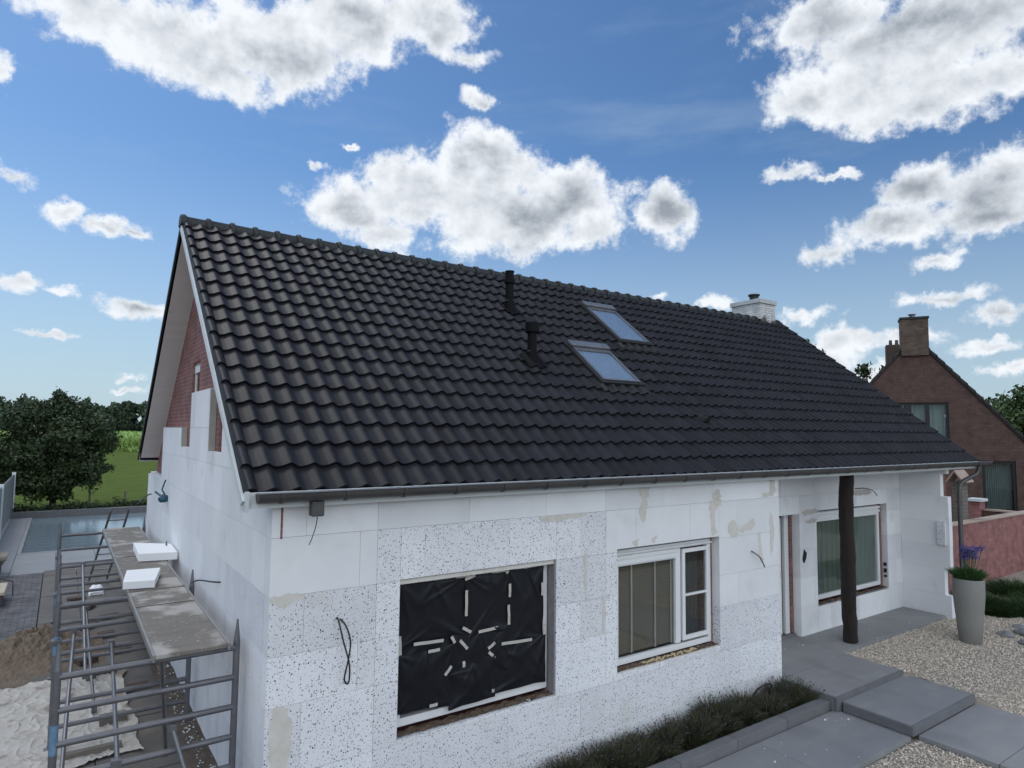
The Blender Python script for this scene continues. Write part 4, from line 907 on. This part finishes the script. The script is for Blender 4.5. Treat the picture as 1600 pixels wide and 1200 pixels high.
# ------------------------------------------------------------ leafy things
def leaves(n, blobs, size, parent, m, name='crown', flat=.0, aspect=.55, shell=.55, seed=0):
    r = np.random.default_rng(seed); bl = np.array(blobs, float); vol = (bl[:, 3]*bl[:, 4]*bl[:, 5])**.8; idx = r.choice(len(bl), n, p=vol/vol.sum())
    dv = r.normal(size=(n, 3)); dv /= np.linalg.norm(dv, axis=1)[:, None]
    rad = (shell+(1-shell)*r.random(n))**(1/1.0)
    # irregular surface
    wob = 1+.22*np.sin(dv[:, 0]*5+idx)+.18*np.sin(dv[:, 2]*7+idx*2)+r.normal(0, .07, n)
    Pc = bl[idx, :3]+dv*bl[idx, 3:6]*(rad*wob)[:, None]
    a = r.normal(size=(n, 3)); a /= np.linalg.norm(a, axis=1)[:, None]; b = np.cross(a, dv+r.normal(0, .5, (n, 3))); b /= (np.linalg.norm(b, axis=1)[:, None]+1e-9)
    s = size*r.uniform(.6, 1.4, n)[:, None]; a = a*s; b = b*s*aspect
    V = np.stack([Pc-a, Pc+b, Pc+a, Pc-b], 1).reshape(-1, 3); Fc = np.arange(4*n).reshape(-1, 4)
    return mesh_np(name, V, Fc, m, parent)
def tree(name, label, loc, blobs, n, size, m, trunk_r=.12, group=None, cat='tree', seed=0, shell=.55, twigs=14):
    t = thing(name, label, cat, loc, group)
    mb = MB(); x, y, z = loc; cz = np.mean([b_[2] for b_ in blobs]); top = Vector((x, y, z+(cz-z)*.8))
    mb.tube([(x, y, z-.1), (x+.05, y, z+(cz-z)*.4), top], [trunk_r, trunk_r*.8, trunk_r*.5], 10)
    rd = random.Random(seed)
    for b_ in blobs[:twigs]:
        st = Vector((x, y, z+(cz-z)*rd.uniform(.3, .8))); en = Vector(b_[:3])+Vector((0, 0, b_[5]*.6)); mid = st.lerp(en, .5)+Vector((0, 0, .15))
        mb.tube([st, mid, en], [trunk_r*.45, trunk_r*.28, trunk_r*.08], 6)
    mb.build('trunk', m_bark, t, smooth=True)
    leaves(n, blobs, size, t, m, seed=seed, shell=shell); return t
def blobset(c, rx, ry, rz, n, r0, r1, seed, zmin=None):
    rd = random.Random(seed); out = []
    while len(out) < n:
        p = Vector((rd.uniform(-1, 1), rd.uniform(-1, 1), rd.uniform(-1, 1)))
        if p.length > 1: continue
        r = rd.uniform(r0, r1); q = (c[0]+p.x*rx, c[1]+p.y*ry, c[2]+p.z*rz)
        out.append((*q, r*1.1, r*1.1, r*.85))
    return out
# dark tree left
bl = blobset((-1.75, 29.2, 2.6), 1.9, 1.7, 1.6, 34, .55, .9, 3)+[(-1.6, 29.4, 4.6, .55, .5, .5), (-1.3, 29.2, 4.3, .6, .6, .5), (-2.3, 29.2, 4.2, .7, .7, .6), (-.5, 29.0, 3.5, .75, .7, .6), (-.3, 28.9, 2.9, .6, .6, .55), (-.9, 29, 3.9, .6, .6, .5), (-2.9, 28.6, 3.7, .8, .7, .7), (-1.7, 29.3, 4.95, .25, .25, .3), (-2.0, 28.4, 1.2, .9, .8, .8), (-3.0, 28.6, 1.4, .9, .8, .9), (-1.4, 28.6, .9, .6, .6, .6)]
tree('dark_tree', 'large dark leafy tree standing beyond the pool at the left', (-1.7, 29.3, -.05), bl, 60000, .075, m_leafd, .14, seed=4)
bl = blobset((-5.2, 28.0, 2.8), 1.6, 1.6, 1.4, 16, .6, .9, 13)+[(-4.2, 27.6, 4.4, .5, .5, .45), (-4.6, 27.5, 4.0, .6, .6, .5), (-3.75, 27.7, 4.55, .28, .3, .22)]
tree('dark_tree', 'dark tree cut off by the left edge of the picture', (-5.2, 28.0, -.05), bl, 20000, .08, m_leafd, .14, seed=5)
# hedge behind the pool
bl = [(-3.5+.42*k, 27.0+.12*math.sin(k*2.1), .12+.04*math.sin(k*1.3), .42, .34, .30+.05*math.sin(k*3.3)) for k in range(27)]
h = thing('hedge', 'low clipped hedge along the far side of the pool', 'hedge', (2, 27, -.05)); leaves(15000, bl, .05, h, m_leafd, name='foliage', seed=8, shell=.3)
# fence posts in the meadow
ps = None
for x, y, wd in ((-.33, 29.2, 'left'), (1.02, 28.9, 'right')):
    b = MB(); b.tube([(0, 0, -.1), (0, 0, .62)], [.05, .045], 8); b.tube([(0, 0, .62), (0, 0, .66)], [.045, .02], 8)
    if ps is None: ps = b.build('fence_post', m_wood, smooth=True); o = ps
    else: o = ps.copy(); C.objects.link(o)
    o.location = (x, y, 0); tag(o, f'short wooden meadow post behind the hedge, the {wd} one of two', 'fence post', 'meadow posts')
# panel fence
fe = thing('panel_fence', 'grey panel fence with pale posts at the left edge', 'fence', (-3.0, 20, 0))
for (y0, y1) in ((12.6, 20.3), (20.5, 26.9)):
    mb = MB(); mb.box(-3.01, -2.98, y0, y1, .05, 1.62)
    for k in range(8): mb.box(-2.98, -2.965, y0, y1, .1+.19*k, .27+.19*k)
    mb.build('panel', m_fence, fe)
for y in (20.4, 27.0): mb = MB(); mb.box(-3.05, -2.93, y-.07, y+.07, 0, 1.70); mb.build('post', m_barge, fe)
# corn field
def cornz(x, y): return 1.95+.12*noise.noise((x*.7, y*.25, 1))+.07*noise.noise((x*2.5, y*.5, 2))
n_ = 26000; cx = rng.uniform(-60, 130, n_); cy = 104+(rng.random(n_)**1.8)*150; 
cz = np.where(rng.random(n_) < .45, rng.uniform(.1, 1.9, n_), 1.85+rng.uniform(-.1, .35, n_)); cy = np.where(cz < 1.75, 104+rng.random(n_)*1.2, cy)
a = np.stack([rng.uniform(-.35, .35, n_), rng.uniform(-.3, .3, n_), rng.uniform(.1, .5, n_)], -1); bb = np.stack([rng.uniform(.05, .12, n_), np.zeros(n_), rng.uniform(-.03, .03, n_)], -1)
Pc = np.stack([cx, cy, cz], -1); V = np.stack([Pc-a, Pc+bb, Pc+a, Pc-bb], 1).reshape(-1, 3)
# solid body of the crop under the leaves
b = MB(); b.grid(lambda u, v: (-60+190*u, 105+165*v, cornz(-60+190*u, 105+165*v)), 180, 60); b.grid(lambda u, v: (-60+190*u, 105+.35*noise.noise((u*300, v*3, 5)), -.06+2*v), 400, 5)
nb = len(b.v); bv = np.array(b.v); bf = np.array(b.f)
o = mesh_np('corn_field', np.concatenate([bv, V]), np.concatenate([bf, np.arange(len(V)).reshape(-1, 4)+nb]), m_field); stuff(o, 'green corn crop across the far field below the woods', 'corn')
# forest
bl = []
rd = random.Random(4); x = -62
while x < 70:
    h_ = rd.uniform(10.5, 14.5); y = rd.uniform(285, 305); r = rd.uniform(2.2, 3.6)
    bl += [(x, y, h_-r, r, r, r*1.0), (x+rd.uniform(-2, 2), y-2, h_*.55, r*1.2, r, r*1.1), (x+rd.uniform(-2, 2), y-3, h_*.25, r*1.1, r, r)]
    x += rd.uniform(2.0, 4.2)
o = leaves(90000, bl, .55, None, m_leaff, name='forest', seed=12, shell=.35, aspect=.85); stuff(o, 'distant dark woods along the horizon behind the field', 'woods')
# trees at the right
bl = blobset((40, 7.4, 3.2), 2.8, 3.2, 1.7, 24, .8, 1.4, 31)+[(40, 6.8, 5.6, 1.0, .8, .7), (40, 5.4, 6.2, .9, .7, .7)]
tree('bushy_tree', 'green bushy tree at the right edge behind the brown house', (40.5, 7.2, -.3), bl, 22000, .13, m_leafm, .2, seed=32, shell=.5)
bl = [(39+rd.uniform(-.8, .8), 14.2+rd.uniform(-1.3, 1.3), rd.uniform(5, 7.6), .55, .5, .4) for _ in range(20)]
tree('sparse_tree', 'sparse tree showing between the two roofs', (39, 14.3, -.3), bl, 1700, .13, m_leafd, .16, seed=33, shell=.1, twigs=20)
bl = [(29.5+rd.uniform(-.8, .8), 13.6+rd.uniform(-1.2, 1.0), rd.uniform(6.0, 7.9), .6, .5, .45) for _ in range(14)]
tree('leafy_tree', 'tree whose leaf tips rise above the roof beside the white chimney', (29.5, 13.4, -.3), bl, 4200, .10, m_leafm, .16, seed=34, shell=.2)
# lavender bed
def blades(n, cx, cy, z0, rx, ry, hmin, hmax, wd, lean, seed, flower=0.):
    r = np.random.default_rng(seed); th = r.uniform(0, 6.283, n); q = np.sqrt(r.random(n)); bx = cx+np.cos(th)*q*rx*.6; by = cy+np.sin(th)*q*ry*.6
    hh = r.uniform(hmin, hmax, n)*(1-.35*q*q); lx = np.cos(th)*q*lean*hh+r.normal(0, .12, n)*hh; ly = np.sin(th)*q*lean*hh+r.normal(0, .12, n)*hh
    wa = r.uniform(0, 3.14, n); wx, wy = np.cos(wa)*wd, np.sin(wa)*wd; V = []
    for (t, ww, bend) in ((0, 1, 0), (.5, .9, .35), (1, .25, 1.0)):
        for sg in (-1, 1): V.append(np.stack([bx+lx*bend+sg*wx*ww, by+ly*bend+sg*wy*ww, z0+hh*t*(1-.12*bend)], -1))
    V = np.stack(V, 1).reshape(-1, 3); b0 = (np.arange(n)*6)[:, None]; Fc = np.concatenate([b0+np.array([[0, 1, 3, 2]]), b0+np.array([[2, 3, 5, 4]])], 0)
    tips = np.stack([bx+lx, by+ly, z0+hh*.88], -1); return V, Fc, tips
def fleck(P, size, seed):
    r = np.random.default_rng(seed); n = len(P); a = r.normal(size=(n, 3)); a /= np.linalg.norm(a, axis=1)[:, None]; b = r.normal(size=(n, 3)); b = np.cross(a, b); b /= np.linalg.norm(b, axis=1)[:, None]
    a *= size; b *= size*.5; return np.stack([P-a, P+b, P+a, P-b], 1).reshape(-1, 3), np.arange(4*n).reshape(-1, 4)
LAB = ['leftmost lavender clump in the bed, at the lower edge of the picture', 'lavender clump in the bed below the black plastic window', 'lavender clump with few heads left of the white window', 'lavender clump in the bed under the left half of the white window', 'lavender clump with dark flower heads under the white window', 'lavender clump under the narrow casement', 'dense lavender clump right of the white window', 'lavender clump beside the black hose', 'rightmost lavender clump next to the landing']
for i, (x, hh) in enumerate((x_, h_*.86) for x_, h_ in ((2.55, .26), (3.15, .28), (3.75, .34), (4.3, .34), (4.85, .42), (5.4, .45), (5.95, .40), (6.45, .38), (6.95, .36))):
    t = thing('lavender', LAB[i], 'shrub', (x, -.32, -.12), 'lavender clumps in the front bed')
    VV, FF, n0, TP = [], [], 0, []
    for q in range(7):                       # several loose tufts make one clump
        r_ = random.Random(i*31+q); ox, oy = r_.uniform(-.30, .30), r_.uniform(-.17, .15); hq = hh*r_.uniform(.45, 1.12)
        V, Fc, tips = blades(330, x+ox, -.32+oy, -.12, .22, .2, hq*.3, hq, .003, r_.uniform(.5, 1.3), 50+i*9+q); VV.append(V); FF.append(Fc+n0); n0 += len(V); TP.append(tips)
    V2, F2, _ = blades(1500, x, -.33, -.12, .62, .42, .03, hh*.30, .006, 1.3, 150+i); VV.append(V2); FF.append(F2+n0)
    mesh_np('foliage', np.concatenate(VV), np.concatenate(FF), m_lav, t)
    tips = np.concatenate(TP); k = np.random.default_rng(i).choice(len(tips), 330, replace=False); Vf, Ff = fleck(tips[k]+[0, 0, .008], .016, i); fh = mesh_np('flower_heads', Vf, Ff, m_lavf, t); fh['kind'] = 'stuff'
# tufts at the right, stones
for i, (x, y, s, lab) in enumerate(((14.3, -.35, .8, 'green grassy tuft just behind the tall planter'), (14.9, -.75, 1.2, 'bushy grass clump in front of the pink wall'), (15.9, -.6, 1.15, 'grass clump at the right edge before the pink wall'), (14.6, .1, 1.25, 'grass clump against the pink wall foot'), (16.6, .1, 1.3, 'farther grass clump at the pink wall by the right edge'), (15.6, -1.5, .9, 'low grass clump among the stones at the right edge'))):
    t = thing('grass_clump', lab, 'plant', (x, y, -.1), 'grass clumps by the pink wall')
    V, Fc, tips = blades(3200, x, y, -.1, .62*s, .5*s, .12*s, .34*s, .006, 1.3, 80+i); mesh_np('blades', V, Fc, m_tuft, t)
b = MB(); b.grid(lambda u, v: (13.3+7*u, -2.6+3.5*v, -.075+.03*noise.noise((u*20, v*9, 4))), 40, 20); struct(b.build('border_soil', m_soil))
for i, (x, y, s, lab) in enumerate(((12.75, -.98, .17, 'flat grey stone right of the planter'), (13.1, -1.2, .22, 'dark flat stone among the gravel near the grass'), (13.5, -.95, .14, 'small rounded stone below the grass clumps'), (12.5, -1.35, .13, 'little dark stone lying in the gravel by the planter'), (13.55, -1.75, .24, 'larger greenish stone at the right edge'), (13.0, -1.75, .12, 'pale pebble sized stone at the right edge'))):
    bm = bmesh.new(); bmesh.ops.create_icosphere(bm, subdivisions=3, radius=1)
    for v in bm.verts: k = 1+.3*noise.noise(v.co*1.6+Vector((i*5, 0, 0))); v.co = Vector((v.co.x*s*k, v.co.y*s*.75*k, v.co.z*s*.4*k))
    me = bpy.data.meshes.new('stone'); bm.to_mesh(me); bm.free(); me.shade_smooth(); me.materials.append(m_stone); o = bpy.data.objects.new('stone', me); C.objects.link(o); o.location = (x, y, -.05); o.rotation_euler = (0, 0, i*1.3); tag(o, lab, 'stone', 'stones in the gravel')
# tall planter
px, py = 11.72, -.80
t = thing('planter', 'tall tapered grey planter with purple blue flowers on the gravel', 'planter', (px, py, -.06))
b = MB(); b.tube([(px, py, -.06), (px, py, -.05), (px, py, .3), (px, py, .75), (px, py, 1.03), (px, py, 1.05), (px, py, 1.05), (px, py, .98)], [.155, .165, .20, .238, .242, .236, .215, .21], 40); b.build('pot', m_pot, t, smooth=True)
V, Fc, tips = blades(1300, px, py, 1.0, .26, .26, .14, .30, .010, .95, 200); mesh_np('leaves', V, Fc, m_potl, t)
rd = random.Random(9); st = MB(); FP = []
for k in range(19):
    a = rd.uniform(0, 6.28); q = rd.uniform(.03, .24); top = Vector((px+math.cos(a)*q, py+math.sin(a)*q, 1.50+rd.uniform(-.09, .07))); st.tube([(px+math.cos(a)*q*.4, py+math.sin(a)*q*.4, 1.0), top], .005, 6)
    for _ in range(80):
        dv = Vector((rd.gauss(0, 1), rd.gauss(0, 1), rd.gauss(0, 1))).normalized(); FP.append(top+dv*.065*rd.uniform(.4, 1))
st.build('stems', m_potl, t); Vf, Ff = fleck(np.array([p[:] for p in FP]), .016, 4); fh = mesh_np('flowers', Vf, Ff, m_agap, t); fh['kind'] = 'stuff'

# ------------------------------------------------------------ right-hand neighbours
b = MB(); b.box(13.51, 30, 1.0, 1.22, -.3, 1.42); gw = b.build('garden_wall', m_pink); tag(gw, 'long pinkish red garden wall running right behind the planter', 'wall')
b = MB(); b.box(13.51, 30, .97, 1.25, 1.425, 1.46); b.build('coping', m_cop, gw, bevel=.005)
b = MB(); b.box(22.0, 22.22, -4, 2.63, -.3, 1.25); gw2 = b.build('garden_wall', m_brickn); tag(gw2, 'low brown brick wall with pale coping in front of the neighbour house', 'wall')
b = MB(); b.box(21.97, 22.25, -4, 2.57, 1.252, 1.30); b.build('coping', m_cop, gw2)
t = thing('brick_pillar', 'short red brick pillar with white cap behind the pink wall', 'pillar', (22.1, 2.8, -.3))
b = MB(); b.box(21.9, 22.3, 2.64, 2.94, -.3, 1.52); b.build('shaft', m_pink, t); b = MB(); b.box(21.84, 22.36, 2.58, 3.0, 1.522, 1.60); b.build('cap', m_barge, t)
hx, hy = 17.32, 1.42
t = thing('birdhouse', 'narrow wooden slatted column with a little pitched roof behind the pink wall', 'birdhouse', (hx, hy, 0))
b = MB()
for k in range(24): b.box(hx-.20, hx+.20, hy-.10, hy+.10, .1+.095*k, .187+.095*k)
b.build('body', m_wood, t)
b = MB(); b.prism([(hy-.19, 2.36), (hy-.22, 2.38), (hy, 2.68), (hy+.22, 2.38), (hy+.19, 2.36), (hy, 2.63)], 'x', hx-.30, hx+.3); b.build('roof', m_cop, t)

NB = thing('neighbour_house', 'brown brick neighbour house with steep gable and dark window frames', 'house', (25, 5.7, -.3))
NX, NYc, NZr, NS = 25.0, 5.71, 7.19, 1.19
w1n, w2n = (4.68, 7.3, 3.05, 4.78), (2.74, 3.74, .2, 2.66)
rects = [(NYc-4.1, NYc+4.1, -.3, 7.3)]
for h in (w1n, w2n): rects = cut(rects, h)
mb = MB()
for (a, b_, c, dd) in rects:
    poly = clip([(a, c), (b_, c), (b_, dd), (a, dd)], NS, 1, NZr+NS*NYc)
    if len(poly) > 2: poly = clip(poly, -NS, 1, NZr-NS*NYc)
    if len(poly) > 2: mb.prism(poly, 'x', NX, NX+.3)
mb.prism([(NYc-4.0, -.3), (NYc+4.0, -.3), (NYc+4.0, 2.1), (NYc, NZr-.1), (NYc-4.0, 2.1)], 'x', NX+9.7, NX+10)
mb.box(NX+.3, NX+9.7, NYc-4.0, NYc-3.7, -.3, 2.1); mb.box(NX+.3, NX+9.7, NYc+3.7, NYc+4.0, -.3, 2.1)
mb.build('wall', m_brickn, NB)
mb = MB()
for sg in (-1, 1):
    a = NYc+sg*4.3; za = NZr-NS*4.3
    mb.prism([(NYc, NZr+.02), (a, za+.02), (a, za+.14), (NYc, NZr+.16)], 'x', NX-.06, NX+10.1)
    for k in range(19):   # verge tiles stepping down the gable edge
        q0 = 4.3*k/19; q1 = 4.3*(k+1)/19+.06; mb.prism([(NYc+sg*q0, NZr-NS*q0+.10), (NYc+sg*q1, NZr-NS*q1+.10), (NYc+sg*q1, NZr-NS*q1+.22), (NYc+sg*q0, NZr-NS*q0+.17)], 'x', NX-.10, NX+.16)
mb.build('roof', m_rooff, NB)
mb = MB(); mb.box(NX-.14, NX+.6, 5.24, 6.14, 6.56, 7.95); nc = mb.build('chimney', m_brickc, NB); mb = MB(); mb.box(NX-.18, NX+.64, 5.21, 6.17, 7.952, 8.03); mb.build('cap', m_anth, nc)
mb = MB(); mb.tube([(NX+.25, 5.72, 8.03), (NX+.25, 5.72, 8.15), (NX+.25, 5.72, 8.16), (NX+.25, 5.72, 8.19)], [.09, .09, .14, .14], 12); mb.build('cowl', m_steeld, nc, smooth=True)
mb = MB(); mb.box(27, 27.7, 5.85, 6.50, 4.5, 7.26); nc = mb.build('chimney', m_brickc, NB)
for yy in (6.1, 6.32): mb = MB(); mb.tube([(27.3, yy, 7.28), (27.3, yy, 7.48)], [.07, .055], 10); mb.build('chimney_pot', m_brkd, nc, smooth=True)
def nwin(y0, y1, z0, z1, bars, lab):
    mb = MB(); q = .09; X = NX+.06
    mb.box(X, X+.1, y0, y1, z0, z0+q); mb.box(X, X+.1, y0, y1, z1-q, z1); mb.box(X, X+.1, y0, y0+q, z0+q, z1-q); mb.box(X, X+.1, y1-q, y1, z0+q, z1-q)
    for (a, b_) in bars: mb.box(X, X+.1, a, b_, z0+q, z1-q)
    wn = mb.build('window', m_anth, NB, label=lab); mb = MB(); mb.box(X+.04, X+.05, y0+q, y1-q, z0+q, z1-q); mb.build('pane', m_glass, wn)
    mb = MB(); mb.grid(lambda u, v: (X+.24+.03*math.sin(u*80), y0+q+(y1-y0-2*q)*u, z0+(z1-z0)*v), 120, 1); mb.build('curtain', m_curtn, wn, smooth=True)
nwin(*w1n, ((5.28, 5.42), (5.86, 6.1)), 'dark framed upper window'); nwin(*w2n, (), 'tall dark framed ground floor window')

NB.rotation_euler = (0, 0, R(29))
